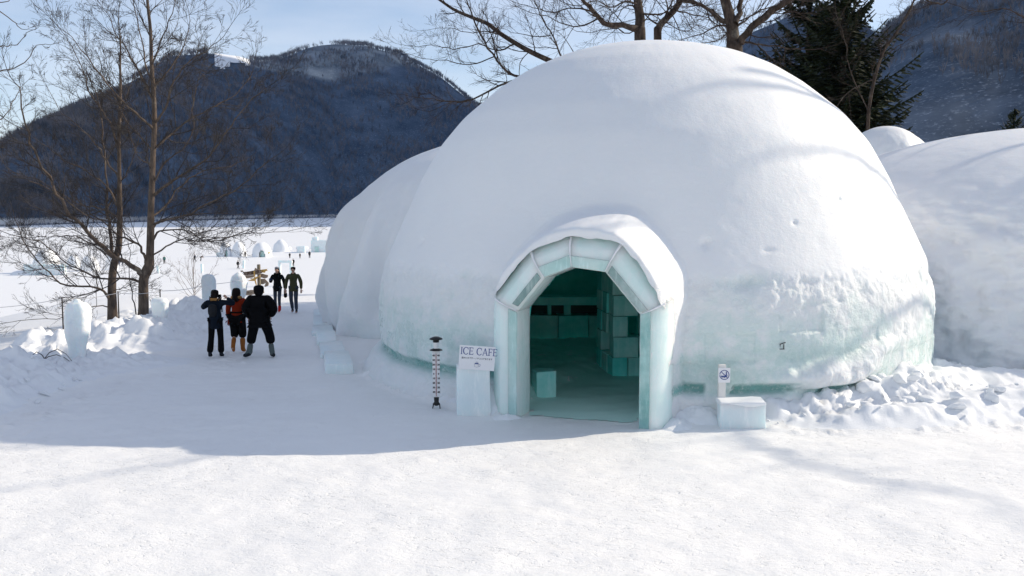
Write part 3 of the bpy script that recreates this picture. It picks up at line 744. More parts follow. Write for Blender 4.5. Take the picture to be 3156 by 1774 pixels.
def fold_right(X, Y, Z):
    a = np.arctan2(Y, X)
    return .50*fbm(X*.5+4, Y*.5, Z*.6, o=5, g=.6)*sstep(4.6, 2.9, Z)+.38*fbm(X*1.3, Y*1.3, Z*1.5, o=5, g=.6)*sstep(4.2, 2.6, Z)-.55*np.exp(-((a+2.35+.10*Z)/.22)**2)*sstep(4.4, 2.4, Z)
ig3 = empty('igloo', (15.2, 25.0, 0), 'wide snow-covered igloo in blue shade at the right edge of the picture', 'igloo')
link('snow_dome', loft_dome('snow_dome', 0, 0, 15.2, 25.0, 9.8, 7.5, 5.7, 2.3, 2.0, fold_right, nphi=700, nt=220, steep=2.1, seed=8, icew=.25), M_DOME, ig3)
ig4 = empty('igloo', (14.25, 34.2, 0), 'small grey dome top peeping over the snow between the big igloo and the fir trees', 'igloo')
link('snow_dome', loft_dome('snow_dome', 0, 0, 99, 99, 3.1, 3.1, 6.62, 2, 2.0, lambda X, Y, Z: .10*fbm(X*1.4, Y*1.4, Z*1.4, o=4, g=.6), nphi=220, nt=90, steep=2.1, seed=1), M_DOME, ig4)

# ice kerb of blocks along the second igloo's foot
kp = [((312, 303), (324, 300)), ((316, 311), (330, 309)), ((318, 322), (336, 318)), ((324, 335), (341, 331)), ((328, 349), (349, 345)), ((332, 365), (351, 361))]
KY = [32.0, 28.6, 25.6, 23.2, 21.2, 19.4]
for k, Yk in enumerate(KY):
    xk = [-6.95, -6.15, -5.5, -4.9, -4.35, -3.85][k]
    b_ = bevel_box('kerb_block', .50+.05*(k % 3), 2.0 if k > 1 else 2.9, .22+.04*(k % 2), M_ICE_BLUE, None, (xk, Yk, TZ(xk, Yk)-.10), (0, 0, .22), bev=.03, jit=.02, sub=2, rough=.03, seed=k)
    labs = ['farthest pale blue ice kerb block at the head of the path', 'second farthest pale blue ice kerb block beside the path', 'pale blue ice kerb block, third from the far end of the row', 'pale blue ice kerb block, third from the near end of the row', 'pale blue ice kerb block next to the nearest one of the row', 'nearest pale blue ice kerb block at the foot of the second igloo']
    tag(b_, labs[k], 'ice block', 'ice kerb blocks beside the path')

# drifts blown against the feet of the doorway
def drift(name, cx, cy, rx_, ry_, h, seed, parent=None):
    n, m = 48, 16; A, Q = np.meshgrid(np.linspace(0, 2*math.pi, n, endpoint=False), np.linspace(0, 1, m))
    rr = (1-Q)*(1+.25*fbm(np.cos(A)*1.6+seed, np.sin(A)*1.6, A*0, o=3)); X = cx+rr*rx_*np.cos(A); Y = cy+rr*ry_*np.sin(A)
    Z = terrain(X.ravel(), Y.ravel()).reshape(X.shape)-.03+h*(1-(1-Q)**2)*(1+.5*fbm(X*5+seed, Y*5, o=4, g=.6))
    o = link(name, npmesh(name, np.stack([X.ravel()-DC[0], Y.ravel()-DC[1], Z.ravel()], -1), grid_faces(m, n, True)), M_HEAP, igloo); return o
for (uu_, ww_, a_, b_, h_, sd_) in ((2.20, DOORD-.30, .30, .36, .13, 1), (-.95, DOORD-.25, .34, .30, .26, 4), (2.45, DOORD-.72, .45, .3, .18, 7), (-.55, DOORD+.08, .30, .16, .10, 9)):
    q_ = dpt(uu_, ww_, 0); drift('snow_drift', DC[0]+q_.x, DC[1]+q_.y, a_, b_, h_, sd_)
# ------------------------------------------------------------------ trees
def bark_mat(name, a, b_, sc=9, tint=.0):
    m, t, b = new_mat(name)
    n1 = noise(t, sc, 5, .7, mapping=(1, 1, .35)); n2 = noise(t, 2.2, 4, .6)
    c = mixc(t, ramp(t, n1, .35, .68), a, b_); c = mixc(t, math_n(t, 'MULTIPLY', ramp(t, n2, .58, .7), .35), c, (.30, .27, .22))
    t.links.new(c, b.inputs['Base Color']); b.inputs['Roughness'].default_value = .85; b.inputs['Specular IOR Level'].default_value = .2
    bump(t, b, n1, .8, .02); return m
M_BARK = bark_mat('alder_bark', (.058, .044, .036), (.17, .128, .10))
M_TWIG = bark_mat('alder_twigs', (.035, .029, .028), (.085, .072, .066))
M_BARKD = bark_mat('dark_bark', (.022, .016, .013), (.085, .062, .05))
M_TWIGD = bark_mat('dark_twigs', (.02, .014, .012), (.06, .042, .036))
def catmull(pts, n):
    p = [Vector(q) for q in pts]
    if len(p) < 3:
        return [p[0].lerp(p[-1], i/n) for i in range(n+1)]
    p = [p[0]*2-p[1]]+p+[p[-1]*2-p[-2]]
    out = []; m = len(p)-3
    for i in range(n+1):
        t = i/n*m; k = min(int(t), m-1); f = t-k
        a, b, c, d = p[k:k+4]
        out.append(.5*((2*b)+(c-a)*f+(2*a-5*b+4*c-d)*f*f+(3*b-a-3*c+d)*f**3))
    return out
class TreeB:
    def __init__(s, seed, up=.25): s.T = Tubes(); s.C = Tubes(); s.buds = []; s.r = random.Random(seed); s.up = up
    def limb(s, pts, r0, r1, n=None, sides=7, wob=.03):
        L = sum((Vector(a)-Vector(b)).length for a, b in zip(pts[:-1], pts[1:]))
        n = n or max(6, int(L/.22))
        q = catmull(pts, n); R = s.r
        q = [q[0]]+[p+Vector((R.gauss(0, wob), R.gauss(0, wob), R.gauss(0, wob)))*min(1, r0*8+.3) for p in q[1:]]
        rad = [(r0+(r1-r0)*(i/n)**.8)*(1+R.uniform(-.08, .12)) for i in range(n+1)]
        s.T.tube(q, rad, sides); return q, rad, L
    def twig(s, p, d, L, r, lev, budp=.16):
        R = s.r; n = {1: 7, 2: 4, 3: 3}.get(lev, 2)
        pts = [p]; dirs = []; d = d.normalized(); st = L/n
        for i in range(n):
            w_ = .13 if lev < 3 else .2; d = (d+Vector((R.gauss(0, w_), R.gauss(0, w_), R.gauss(0, w_*.8)+s.up*.22))).normalized()
            pts.append(pts[-1]+d*st); dirs.append(d)
        rad = [max(.0032, r*(1-.78*i/n)) for i in range(n+1)]
        s.C.tube(pts, rad, 4 if lev == 1 else 3)
        if lev < s.maxlev:
            cnt = {1: s.n1, 2: s.n2, 3: 2}[lev]
            for k in range(cnt):
                f = R.uniform(.18, .98); i = min(n-1, int(f*n)); q = pts[i].lerp(pts[i+1], f*n-i)
                ax = Vector((R.gauss(0, 1), R.gauss(0, 1), R.gauss(0, 1))).cross(dirs[i]).normalized()
                an_ = R.uniform(.4, .8); nd = dirs[i]*math.cos(an_)+ax*math.sin(an_)
                s.twig(q, nd, L*R.uniform(.36, .68)*(1.15-f*.5), r*.5, lev+1, budp)
        if R.random() < budp: s.buds.append(pts[-1]+Vector((R.gauss(0, .02), R.gauss(0, .02), -.02)))
    def dress(s, q, rad, L, dens=2.6, l0=.15, tw=(.9, 1.9), grow=None):
        """side twigs along a limb"""
        R = s.r; n = int(L*dens)
        for k in range(n):
            f = l0+(1-l0)*((k+R.random())/n); i = min(len(q)-2, int(f*(len(q)-1)))
            d = (q[i+1]-q[i]).normalized(); p = q[i].lerp(q[i+1], R.random())
            ax = Vector((R.gauss(0, 1), R.gauss(0, 1), R.gauss(0, .8))).cross(d).normalized(); a = R.uniform(.5, 1.0)
            s.twig(p, d*math.cos(a)+ax*math.sin(a), R.uniform(*tw)*(1.05-.45*f), min(rad[i]*.55, .022), 1)
        d = (q[-1]-q[-2]).normalized(); s.twig(q[-1], d, tw[1]*.7, rad[-1], 1)
    def build(s, name, loc, label, cat, bark, twg, group=None, bud=.022):
        root = empty(name, loc, label, cat, group)
        if s.buds:      # small dark cones at the twig ends
            P_ = np.array([b[:] for b in s.buds]); k = np.array([[1, 0, 0], [-1, 0, 0], [0, 1, 0], [0, -1, 0], [0, 0, 1.5], [0, 0, -1.5]])*bud
            V = (P_[:, None, :]+k[None]*np.array([s.r.uniform(.6, 1.3) for _ in s.buds])[:, None, None]).reshape(-1, 3)
            f = np.array([[0, 2, 4, 4], [2, 1, 4, 4], [1, 3, 4, 4], [3, 0, 4, 4], [2, 0, 5, 5], [1, 2, 5, 5], [3, 1, 5, 5], [0, 3, 5, 5]])
            s.C.V.append(V); s.C.F.append((f[None]+np.arange(len(P_))[:, None, None]*6).reshape(-1, 4)+s.C.n); s.C.n += len(V)
        t = s.T.build('trunk', bark, root); c = s.C.build('crown', twg, root)
        off = Vector(loc)
        for o in (t, c): o.matrix_parent_inverse = Matrix.Translation(-off)
        return root
def z1(x, y): return (x/6.864, 194.7+y/6.864)
def z3(x, y): return (x/6.376, y/6.376)
def lift(pix, Y0, slope, Yend=None):
    n = len(pix); return [P(a, b, Y0+slope*(i/(n-1))) for i, (a, b) in enumerate(pix)]
def add_limb(T, pix, Y0, slope, r0, r1, dens=2.6, tw=(.9, 1.9), l0=.15, sides=6):
    q, rad, L = T.limb(lift(pix, Y0, slope), r0, r1, sides=sides); T.dress(q, rad, L, dens, l0, tw); return q

# tree beside the path
T1 = TreeB(11); T1.maxlev = 4; T1.n1 = 7; T1.n2 = 3; Y1 = 26.5
tr = [z1(975, 930), z1(978, 860), z1(985, 780), z1(985, 600), z1(1000, 540), z1(1025, 480), z1(1030, 400), z1(1035, 200), z3(962, 1350), z3(968, 1200), z3(975, 1000), z3(985, 800), z3(980, 600), z3(966, 400), z3(960, 200), z3(940, 0), z3(945, -160), z3(955, -330)]
q = [P(a, b, Y1) for a, b in tr]; q[0].z -= .25
n = 90; pts = catmull(q, n); rad = [.175*(1-.86*(i/n)**.85)+.05*math.exp(-i*.5)+.028*math.exp(-((i-24)/4)**2) for i in range(n+1)]
T1.T.tube(pts, rad, 12); T1.dress(pts[45:], rad[45:], 7, 2.2, .1, (.8, 1.6))
base1 = q[0].copy()
L1 = [([z1(985, 560), z1(950, 520), z1(900, 480), z1(800, 425), z1(700, 350), z1(620, 270), z1(540, 190), z1(470, 120), z1(400, 10), z3(320, 1150), z3(250, 1020), z3(200, 920), z3(170, 800), z3(130, 600), z3(110, 540)], -2.2, .085, .012),
 ([z1(960, 600), z1(920, 582), z1(850, 576), z1(740, 580), z1(650, 560), z1(550, 520), z1(470, 480), z1(380, 400), z1(300, 330), z1(200, 300), z1(60, 270)], -1.0, .04, .01),
 ([z1(1000, 470), z1(985, 400), z1(950, 345), z1(870, 300), z1(820, 285), z1(740, 220), z1(600, 110), z1(520, 20)], 1.5, .045, .012),
 ([z1(1040, 330), z1(1070, 275), z1(1120, 245), z1(1250, 240), z1(1310, 250), z1(1370, 300), z1(1480, 300), z1(1700, 265), z1(1850, 262), z1(2040, 235)], 1.6, .035, .007),
 ([z1(1040, 420), z1(1150, 350), z1(1250, 310), z1(1400, 320), z1(1550, 300), z1(1700, 240), z1(1900, 200)], -1.2, .028, .007),
 ([z1(1040, 230), z1(1090, 190), z1(1170, 160), z1(1350, 135), z1(1500, 125), z1(1700, 130), z1(1960, 105)], 2.0, .03, .007),
 ([z3(975, 1250), z3(1080, 1170), z3(1200, 1090), z3(1330, 1000), z3(1400, 900), z3(1480, 790), z3(1600, 640), z3(1700, 560)], -1.6, .045, .009),
 ([z3(980, 960), z3(1040, 900), z3(1100, 850), z3(1220, 750), z3(1350, 690), z3(1450, 640), z3(1560, 540), z3(1610, 460)], 1.8, .045, .009),
 ([z3(985, 790), z3(1060, 680), z3(1100, 540), z3(1180, 420), z3(1300, 330), z3(1430, 230)], -1.0, .035, .008),
 ([z3(978, 650), z3(930, 540), z3(870, 430), z3(800, 300), z3(740, 220), z3(700, 120), z3(640, 20)], 1.0, .035, .008),
 ([z3(982, 830), z3(900, 750), z3(780, 640), z3(640, 480), z3(520, 320), z3(420, 200)], -1.6, .04, .008),
 ([z3(975, 970), z3(900, 880), z3(800, 760), z3(740, 640), z3(700, 520)], 1.8, .03, .008),
 ([z3(965, 1400), z3(1040, 1330), z3(1160, 1180), z3(1300, 1090), z3(1450, 1060), z3(1600, 1000)], 2.2, .035, .008),
 ([z3(970, 1430), z3(1060, 1400), z3(1200, 1360), z3(1400, 1260), z3(1550, 1180), z3(1650, 1080), z3(1770, 990)], -2.0, .04, .008),
 ([z3(966, 420), z3(1010, 300), z3(1060, 180), z3(1100, 60), z3(1130, -60)], -.8, .028, .007),
 ([z3(962, 500), z3(920, 380), z3(900, 220), z3(860, 60), z3(840, -80)], .8, .028, .007),
 ([z3(968, 560), z3(1060, 470), z3(1150, 340), z3(1200, 200), z3(1210, 100)], 1.0, .026, .007),
 ([z3(970, 1180), z3(1050, 1040), z3(1160, 960), z3(1230, 820), z3(1220, 700), z3(1250, 560)], -.5, .03, .007),
 ([z3(975, 1060), z3(880, 1000), z3(830, 870), z3(800, 760)], 1.2, .022, .006)]
for pix, sl_, r0, r1 in L1: add_limb(T1, pix, Y1, sl_, r0, r1, 3.4, (.8, 1.9))
T1.build('alder_tree', base1, 'tall bare alder tree with forked lower trunk standing beside the two ice pillars', 'tree', M_BARK, M_TWIG, 'bare trees by the path', .016)
# its neighbour
T2 = TreeB(23); T2.maxlev = 4; T2.n1 = 7; T2.n2 = 3; Y2 = 28.0
tr = [z1(772, 870), z1(770, 760), z1(768, 640), z1(775, 520), z1(795, 430), z1(815, 350), z1(822, 200), z1(820, 0), z3(762, 1200), z3(760, 1050), z3(758, 850), z3(768, 600), z3(766, 420), z3(768, 280), z3(764, 190)]
q = [P(a, b, Y2) for a, b in tr]; q[0].z -= .25
n = 70; pts = catmull(q, n); rad = [.16*(1-.90*(i/n)**.8)+.04*math.exp(-i*.5) for i in range(n+1)]
T2.T.tube(pts, rad, 11); T2.dress(pts[40:], rad[40:], 5, 2.6, .1, (.8, 1.5)); base2 = q[0].copy()
L2 = [([z1(785, 450), z1(765, 330), z1(752, 200), z1(740, 60), z3(690, 1400), z3(678, 1150), z3(658, 900), z3(645, 700), z3(600, 560), z3(540, 440)], 1.2, .06, .008),
 ([z1(765, 730), z1(735, 700), z1(690, 650), z1(640, 635), z1(500, 625), z1(400, 590), z1(330, 520), z1(250, 450), z1(180, 350), z1(120, 230), z1(90, 100)], -1.5, .05, .009),
 ([z1(765, 775), z1(700, 760), z1(640, 770), z1(560, 790), z1(420, 850), z1(250, 850), z1(60, 880), z1(-60, 900)], -2.0, .022, .006),
 ([z1(780, 660), z1(850, 640), z1(930, 600)], -1.0, .018, .006),
 ([z1(675, 640), z1(660, 590), z1(665, 540), z1(685, 500)], -1.5, .016, .005),
 ([z3(758, 1120), z3(700, 1060), z3(640, 960), z3(560, 860), z3(470, 780), z3(380, 700), z3(300, 560)], 1.0, .035, .007),
 ([z3(760, 1330), z3(690, 1200), z3(560, 1100), z3(440, 1040), z3(330, 960), z3(220, 880)], -1.4, .035, .007),
 ([z3(762, 980), z3(720, 820), z3(640, 700), z3(560, 560), z3(520, 430), z3(460, 300), z3(400, 210)], .6, .035, .007),
 ([z3(765, 800), z3(800, 640), z3(850, 500), z3(880, 380)], 1.0, .02, .006),
 ([z3(762, 1180), z3(820, 1080), z3(870, 930), z3(900, 800)], -1.0, .022, .006),
 ([z3(757, 1390), z3(640, 1330), z3(470, 1290), z3(300, 1180), z3(120, 1110), z3(-60, 1080)], 1.4, .03, .007),
 ([z1(790, 450), z1(720, 400), z1(560, 300), z1(420, 280), z1(250, 290), z1(100, 300), z1(-40, 280)], 2.4, .022, .006),
 ([z3(764, 1420), z3(560, 1380), z3(380, 1240), z3(250, 1180), z3(60, 1080), z3(-30, 960)], -2.2, .026, .006)]
for pix, sl_, r0, r1 in L2: add_limb(T2, pix, Y2, sl_, r0, r1, 3.4, (.8, 1.9))
T2.build('alder_tree', base2, 'bare alder tree with straight trunk at the left, behind the tallest ice pillar', 'tree', M_BARK, M_TWIG, 'bare trees by the path', .016)
# far-left tree whose branches reach into the frame
T0 = TreeB(5); T0.maxlev = 3; T0.n1 = 4; T0.n2 = 3; Y0 = 21.0
q = [Vector((-14.6, Y0, -.6)), Vector((-14.5, Y0, 3)), Vector((-14.7, Y0+.2, 6)), Vector((-14.4, Y0, 9.5))]
qq, rad, L = T0.limb(q, .17, .05, n=30, sides=10); b0 = q[0].copy()
for pix, sl_ in [([(-60, 20), (-20, 5), (5, 3), (16, -8)], .5), ([(-110, 110), (-50, 62), (0, 47), (18, 44), (30, 30)], -.6), ([(-110, 140), (-40, 82), (0, 72), (22, 64), (38, 45), (47, 44)], .4), ([(-110, 60), (-30, 8), (4, 14), (18, 27), (24, 30)], .2), ([(-110, 170), (-40, 125), (0, 120), (14, 100), (24, 84)], .2)]:
    add_limb(T0, pix, Y0, sl_, .02, .006, .7, (.2, .5), .3)
T0.build('alder_tree', b0, 'tree outside the left edge of the picture, only its branch tips with dark cones showing', 'tree', M_BARK, M_TWIG, 'bare trees by the path', .03)
# thin sapling between the path trees
T9 = TreeB(31); T9.maxlev = 2; T9.n1 = 3; T9.n2 = 1; Y9 = 25.6
q = lift([z1(940, 905), z1(925, 780), z1(900, 650), z1(885, 540), z1(895, 420), z1(880, 330)], Y9, 0); q[0].z -= .15
qq, rad, L = T9.limb(q, .022, .006, n=16, sides=5); T9.dress(qq, rad, L, 2, .3, (.3, .7))
T9.build('sapling', q[0], 'thin leaning sapling right against the forked alder trunk', 'sapling', M_TWIG, M_TWIG, None, .01)
T8 = TreeB(37); T8.maxlev = 3; T8.n1 = 4; T8.n2 = 2; Y8 = 33.5
q = lift([(194, 300), (194, 290), (193, 275), (191, 258)], Y8, 0); q[0].z -= .3
qq, rad, L = T8.limb(q, .022, .006, n=14, sides=5)
for k in range(11):
    a = -1.15+k*.23; p = qq[2+k % 7]; T8.twig(p, Vector((math.sin(a), T8.r.uniform(-.3, .3), .45+math.cos(a)*.6)), T8.r.uniform(.8, 1.5), .011, 1, 0)
T8.build('sapling', q[0], 'pale bare sapling fanning out above the snow mound beside the path', 'sapling', bark_mat('pale_twigs', (.22, .18, .16), (.36, .31, .28)), bark_mat('pale_twigs_thin', (.24, .2, .18), (.4, .35, .32)))

# trees behind the big igloo
def za(x, y): return (389.4+x/7.939, y/7.939)
def zc(x, y): return (704+x/8.052, y/8.052)
def bigtree(seed, Yt, trunk, r0, r1, limbs, label, dens=3.0, tw=(.9, 2.0), grp='bare trees behind the igloo', base_x=None, n1=5):
    T = TreeB(seed); T.maxlev = 3; T.n1 = n1; T.n2 = 3
    q = lift(trunk, Yt, .3); gz = TZ(q[0].x, Yt) if base_x is None else 0
    b = Vector((q[0].x if base_x is None else base_x, Yt, min(gz, 0)-.3))
    full = [b, b.lerp(q[0], .5)+Vector((.1, 0, 0))]+q
    n = 60; pts = catmull(full, n); rad = [r0*(1.25-.25*min(1, i/20))+(r1-r0)*max(0, (i-20)/40) for i in range(n+1)]
    T.T.tube(pts, rad, 12); T.dress(pts[25:], rad[25:], 6, 1.6, .1, tw)
    for pix, s_, a, c in limbs: add_limb(T, pix, Yt, s_, a, c, dens, tw, .12, 8)
    return T.build('broadleaf_tree', b, label, 'tree', M_BARKD, M_TWIGD, grp, .026)
bigtree(41, 31, [za(1990, 330), za(1985, 250), za(1990, 150), za(1975, 40), za(1970, -60), za(1985, -200)], .19, .12,
 [([za(1985, 235), za(1900, 205), za(1800, 190), za(1700, 185), za(1640, 130), za(1580, 50), za(1520, -10), za(1470, -120)], -1.5, .12, .05),
  ([za(1980, 60), za(1900, 40), za(1840, 90), za(1800, 165)], 1, .03, .01),
  ([za(1960, 30), za(1880, 10), za(1760, 60), za(1640, 10), za(1500, 40), za(1380, 20)], -1.5, .035, .01),
  ([za(1650, 150), za(1500, 210), za(1400, 190), za(1250, 130), za(1080, 90)], -1, .03, .008),
  ([za(1990, 110), za(2080, 120), za(2160, 120), za(2240, 60)], .5, .04, .02),
  ([za(1600, 90), za(1450, 60), za(1300, 100), za(1150, 60), za(1000, 20)], 1, .03, .008),
  ([za(1990, 200), za(1900, 270), za(1800, 230), za(1700, 240), za(1560, 260), za(1450, 230)], 1, .025, .007),
  ([za(1990, -30), za(2060, -80), za(2200, -100)], 1, .05, .02)], 'dark bare tree with a bent left limb, straight behind the top of the big igloo')
bigtree(43, 32.5, [za(2130, 330), za(2130, 260), za(2150, 200), za(2205, 140), za(2270, 70), za(2320, -20), za(2350, -160)], .135, .09,
 [([za(2150, 200), za(2080, 160), za(2010, 100), za(1990, 60)], 1, .035, .02),
  ([za(2310, 5), za(2400, 10), za(2500, 60), za(2600, 120), za(2700, 170)], -1, .07, .03),
  ([za(2200, 150), za(2210, 60), za(2180, -30)], 1, .04, .02),
  ([za(2240, 110), za(2290, 220), za(2325, 320)], -1, .022, .01),
  ([za(2270, 80), za(2400, 110), za(2520, 140), za(2640, 230)], 1, .03, .01),
  ([za(2180, 170), za(2350, 250), za(2450, 200), za(2580, 240)], 1.5, .02, .008)], 'slimmer forked bare tree just right of the one behind the igloo top')
bigtree(47, 30, [zc(245, 450), zc(240, 400), zc(235, 330), zc(228, 240), zc(200, 110), zc(160, -40), zc(140, -200)], .26, .13,
 [([zc(265, 350), zc(320, 300), zc(400, 220), zc(520, 120), zc(620, 40), zc(760, -20), zc(900, -90)], -1.2, .145, .08),
  ([zc(225, 260), zc(180, 190), zc(120, 150), zc(40, 90), zc(-60, 20), zc(-160, -40)], 1.2, .075, .035),
  ([zc(250, 190), zc(285, 100), zc(300, 20), zc(310, -100)], .6, .11, .06),
  ([zc(300, 330), zc(400, 355), zc(520, 360), zc(660, 390), zc(780, 400)], -1.5, .04, .012),
  ([zc(210, 220), zc(100, 210), zc(-20, 270), zc(-120, 300)], .8, .04, .012),
  ([zc(200, 260), zc(90, 330), zc(-20, 350)], -.8, .025, .01),
  ([zc(250, 230), zc(340, 160), zc(430, 90), zc(520, 70), zc(600, 20)], .8, .04, .012),
  ([zc(540, 100), zc(640, 110), zc(730, 90)], -1, .02, .008),
  ([zc(190, 400), zc(140, 395), zc(60, 370)], 0, .02, .008)], 'thickest dark tree with a long limb rising to the right, beside the fir trees')
# a leaning tree whose left-hand boughs show over the shoulder of the igloo
bigtree(53, 33, [za(1500, 560), za(1420, 520), za(1330, 500), za(1280, 485), za(1100, 400), za(900, 280), za(780, 190), za(660, 140), za(520, 80), za(400, 0)], .11, .045,
 [([za(1120, 640), za(1030, 615), za(900, 540), za(780, 370), za(700, 230), za(640, 80), za(600, -40)], -1, .06, .02),
  ([za(1100, 620), za(1000, 630), za(830, 700), za(660, 790), za(500, 810), za(370, 790), za(200, 770)], -1.6, .05, .01),
  ([za(660, 790), za(560, 800), za(440, 830), za(330, 880), za(220, 870)], 0, .02, .006),
  ([za(1100, 420), za(1040, 500), za(1030, 610)], .5, .02, .012),
  ([za(990, 350), za(860, 400), za(700, 350), za(520, 390), za(350, 360), za(180, 370)], 1.2, .03, .007),
  ([za(830, 450), za(700, 500), za(560, 510), za(440, 480), za(300, 470), za(160, 430)], -1.2, .025, .006),
  ([za(900, 280), za(760, 250), za(620, 260), za(480, 220), za(350, 230)], .8, .022, .006),
  ([za(780, 200), za(830, 330), za(870, 470), za(920, 580)], .5, .022, .012),
  ([za(1450, 480), za(1360, 440), za(1300, 300), za(1220, 160), za(1160, 20), za(1130, -80)], 1, .04, .015),
  ([za(1280, 280), za(1150, 290), za(1000, 260), za(900, 230)], .5, .02, .006),
  ([za(1460, 410), za(1380, 290), za(1300, 220)], -.5, .016, .006)], 'leaning bare tree behind the left shoulder of the igloo, hung with small cones', 2.9, (.7, 1.7), base_x=3.6, n1=6)
# tree off to the right: its boughs hang into the upper right corner and shade the dome
bigtree(59, 27, [(1090, 300), (1090, 180), (1085, 90), (1080, 0), (1070, -100)], .24, .12,
 [([(1085, 60), (1040, -10), (1000, -25), (960, -12), (940, 4), (915, -8), (890, -20)], -1, .05, .012),
  ([(1085, 90), (1050, 40), (1010, 10), (980, 12), (955, 5)], 1, .03, .008),
  ([(1085, 20), (1000, -60), (930, -90), (900, -60), (860, -20)], -2, .08, .01),
  ([(1085, 130), (1060, 90), (1040, 40)], -3, .05, .02),
  ([(1085, 60), (1120, 0), (1160, -60), (1200, -120)], 0, .1, .04)], 'tree mostly outside the right edge, its branch tips crossing the sky over the mountain', 2.0, (.8, 1.8))
bigtree(61, 37, [(872, 200), (868, 120), (880, 60), (898, 30), (914, 0), (925, -40)], .08, .03,
 [([(868, 110), (850, 70), (845, 40), (835, 10)], 1, .03, .01), ([(895, 35), (905, 20), (912, 5), (900, -20)], -1, .02, .008), ([(880, 60), (900, 45), (925, 30)], 0, .02, .006), ([(872, 80), (845, 95), (830, 120)], -1, .03, .01)], 'slender pale-twigged tree in front of the right-hand fir', 2.4, (.7, 1.5))
# shadow-giving trees on the open side to the right of the camera
T = TreeB(71); T.maxlev = 2; T.n1 = 5; T.n2 = 2; x_, y_ = 27., 25.2
q, rad, L = T.limb([Vector((x_, y_, -.3)), Vector((x_+.2, y_, 6)), Vector((x_-.3, y_+.2, 12)), Vector((x_+.3, y_, 19))], .27, .08, n=40, sides=10)
for j, (i, dx, dy, dz, ln) in enumerate(( (30, -.8, .3, .6, 5), (33, .5, .6, .7, 5), (36, -.3, -.5, .9, 4), (26, -.9, .1, .9, 6), (29, -.5, -.9, .8, 6), (22, -.7, .3, .7, 7))):
    d = Vector((dx, dy, dz)).normalized(); p = q[i]
    q2, r2, L2_ = T.limb([p, p+d*ln*.3+Vector((.3, 0, .2)), p+d*ln*.65+Vector((-.4, 0, .2)), p+d*ln+Vector((.3, 0, .9))], .12, .025, sides=6); T.dress(q2, r2, L2_, 1.1, .25, (.8, 1.7))
q2, r2, L2_ = T.limb([q[21], Vector((24.6, 22.8, 10.8)), Vector((23.6, 20.9, 11.3)), Vector((25.2, 19.4, 12.)), Vector((28.6, 18.2, 12.8))], .12, .03, sides=6); T.dress(q2, r2, L2_, 1.2, .2, (.8, 1.7))
T.build('broadleaf_tree', (x_, y_, -.3), 'bare tree out of view to the right, its boughs shading the foreground snow', 'tree', M_BARKD, M_TWIGD)

# ------------------------------------------------------------------ fir trees
M_FIR = None
def fir_mat():
    m, t, b = new_mat('fir_needles')
    n1 = noise(t, 1.4, 4, .6); n2 = noise(t, 9, 3, .6)
    c = mixc(t, ramp(t, n1, .35, .65), (.010, .017, .008), (.024, .034, .013)); c = mixc(t, math_n(t, 'MULTIPLY', ramp(t, n2, .55, .75), .5), c, (.06, .068, .02))
    t.links.new(c, b.inputs['Base Color']); b.inputs['Roughness'].default_value = .7; b.inputs['Specular IOR Level'].default_value = .25
    return m
M_FIR = fir_mat()
def fir(x, y, z, h, rad_, seed, label, whorl=.34, lowest=.06, q=1.0, grp='fir trees behind the igloo'):
    rg = np.random.default_rng(seed); root = empty('fir_tree', (x, y, z), label, 'fir tree', grp)
    T = Tubes(); T.tube([(0, 0, -.3), (0.02, 0, h*.4), (0, 0.02, h*.75), (0, 0, h)], [h*.017, h*.013, h*.007, .012], 9); T.build('trunk', M_BARKD, root)
    Vs = []; zz = h*lowest
    while zz < h*.985:
        f = zz/h; Lb = rad_*(1-f)**.92*rg.uniform(.85, 1.1)+.12
        nb_ = int(rg.integers(4, 7))
        for k in range(nb_):
            az = rg.uniform(0, 2*math.pi); L = Lb*rg.uniform(.62, 1.18); z0 = zz+rg.uniform(-.15, .15)
            droop = -.28*(1-f)+.55*f+rg.uniform(-.1, .1)
            ns = max(4, int(L/.16*q)); s = np.linspace(.08, 1, ns)
            hx_ = math.cos(az); hy_ = math.sin(az)
            cz = z0+L*(droop*s+.26*s**2.2); cx = L*s*hx_; cy = L*s*hy_
            C = np.stack([cx, cy, cz], -1)
            # side sprays
            for sgn in (-1, 1):
                ln = (.42*L*(1-s)**.7+.16)*rg.uniform(.6, 1.2, ns)*np.minimum(1, s*4)
                an = az+sgn*rg.uniform(.7, 1.05, ns)
                d = np.stack([np.cos(an), np.sin(an), -.12+rg.uniform(-.22, .12, ns)], -1)
                m_ = 3
                for e in range(m_):
                    a0 = C+d*(ln*(e/m_))[:, None]; a1 = C+d*(ln*((e+1.25)/m_))[:, None]
                    wv = np.stack([-np.sin(an), np.cos(an), rg.uniform(-.5, .5, ns)], -1)*(.06+.045*rg.random(ns))[:, None]*(1.3-e*.25)
                    a1 = a1+np.array([0, 0, -.03]); 
                    Vs.append(np.stack([a0-wv, a0+wv, a1+wv*.5, a1-wv*.5], 1).reshape(-1, 3))
            # the bough's own needles and tip
            wv = np.stack([-np.full(ns, hy_), np.full(ns, hx_), rg.uniform(-.3, .3, ns)], -1)*.05
            nx = np.roll(C, -1, 0); nx[-1] = C[-1]+(C[-1]-C[-2])*1.4
            Vs.append(np.stack([C-wv, C+wv, nx+wv*.4, nx-wv*.4], 1).reshape(-1, 3))
            wz = np.array([0, 0, .05]); Vs.append(np.stack([C-wz, C+wz, nx+wz*.4, nx-wz*.4], 1).reshape(-1, 3))
        zz += whorl*rg.uniform(.75, 1.2)*(1.05-.45*f)
    V = np.concatenate(Vs); F = np.arange(len(V)).reshape(-1, 4)
    link('crown', npmesh('crown', V, F, False), M_FIR, root); return root
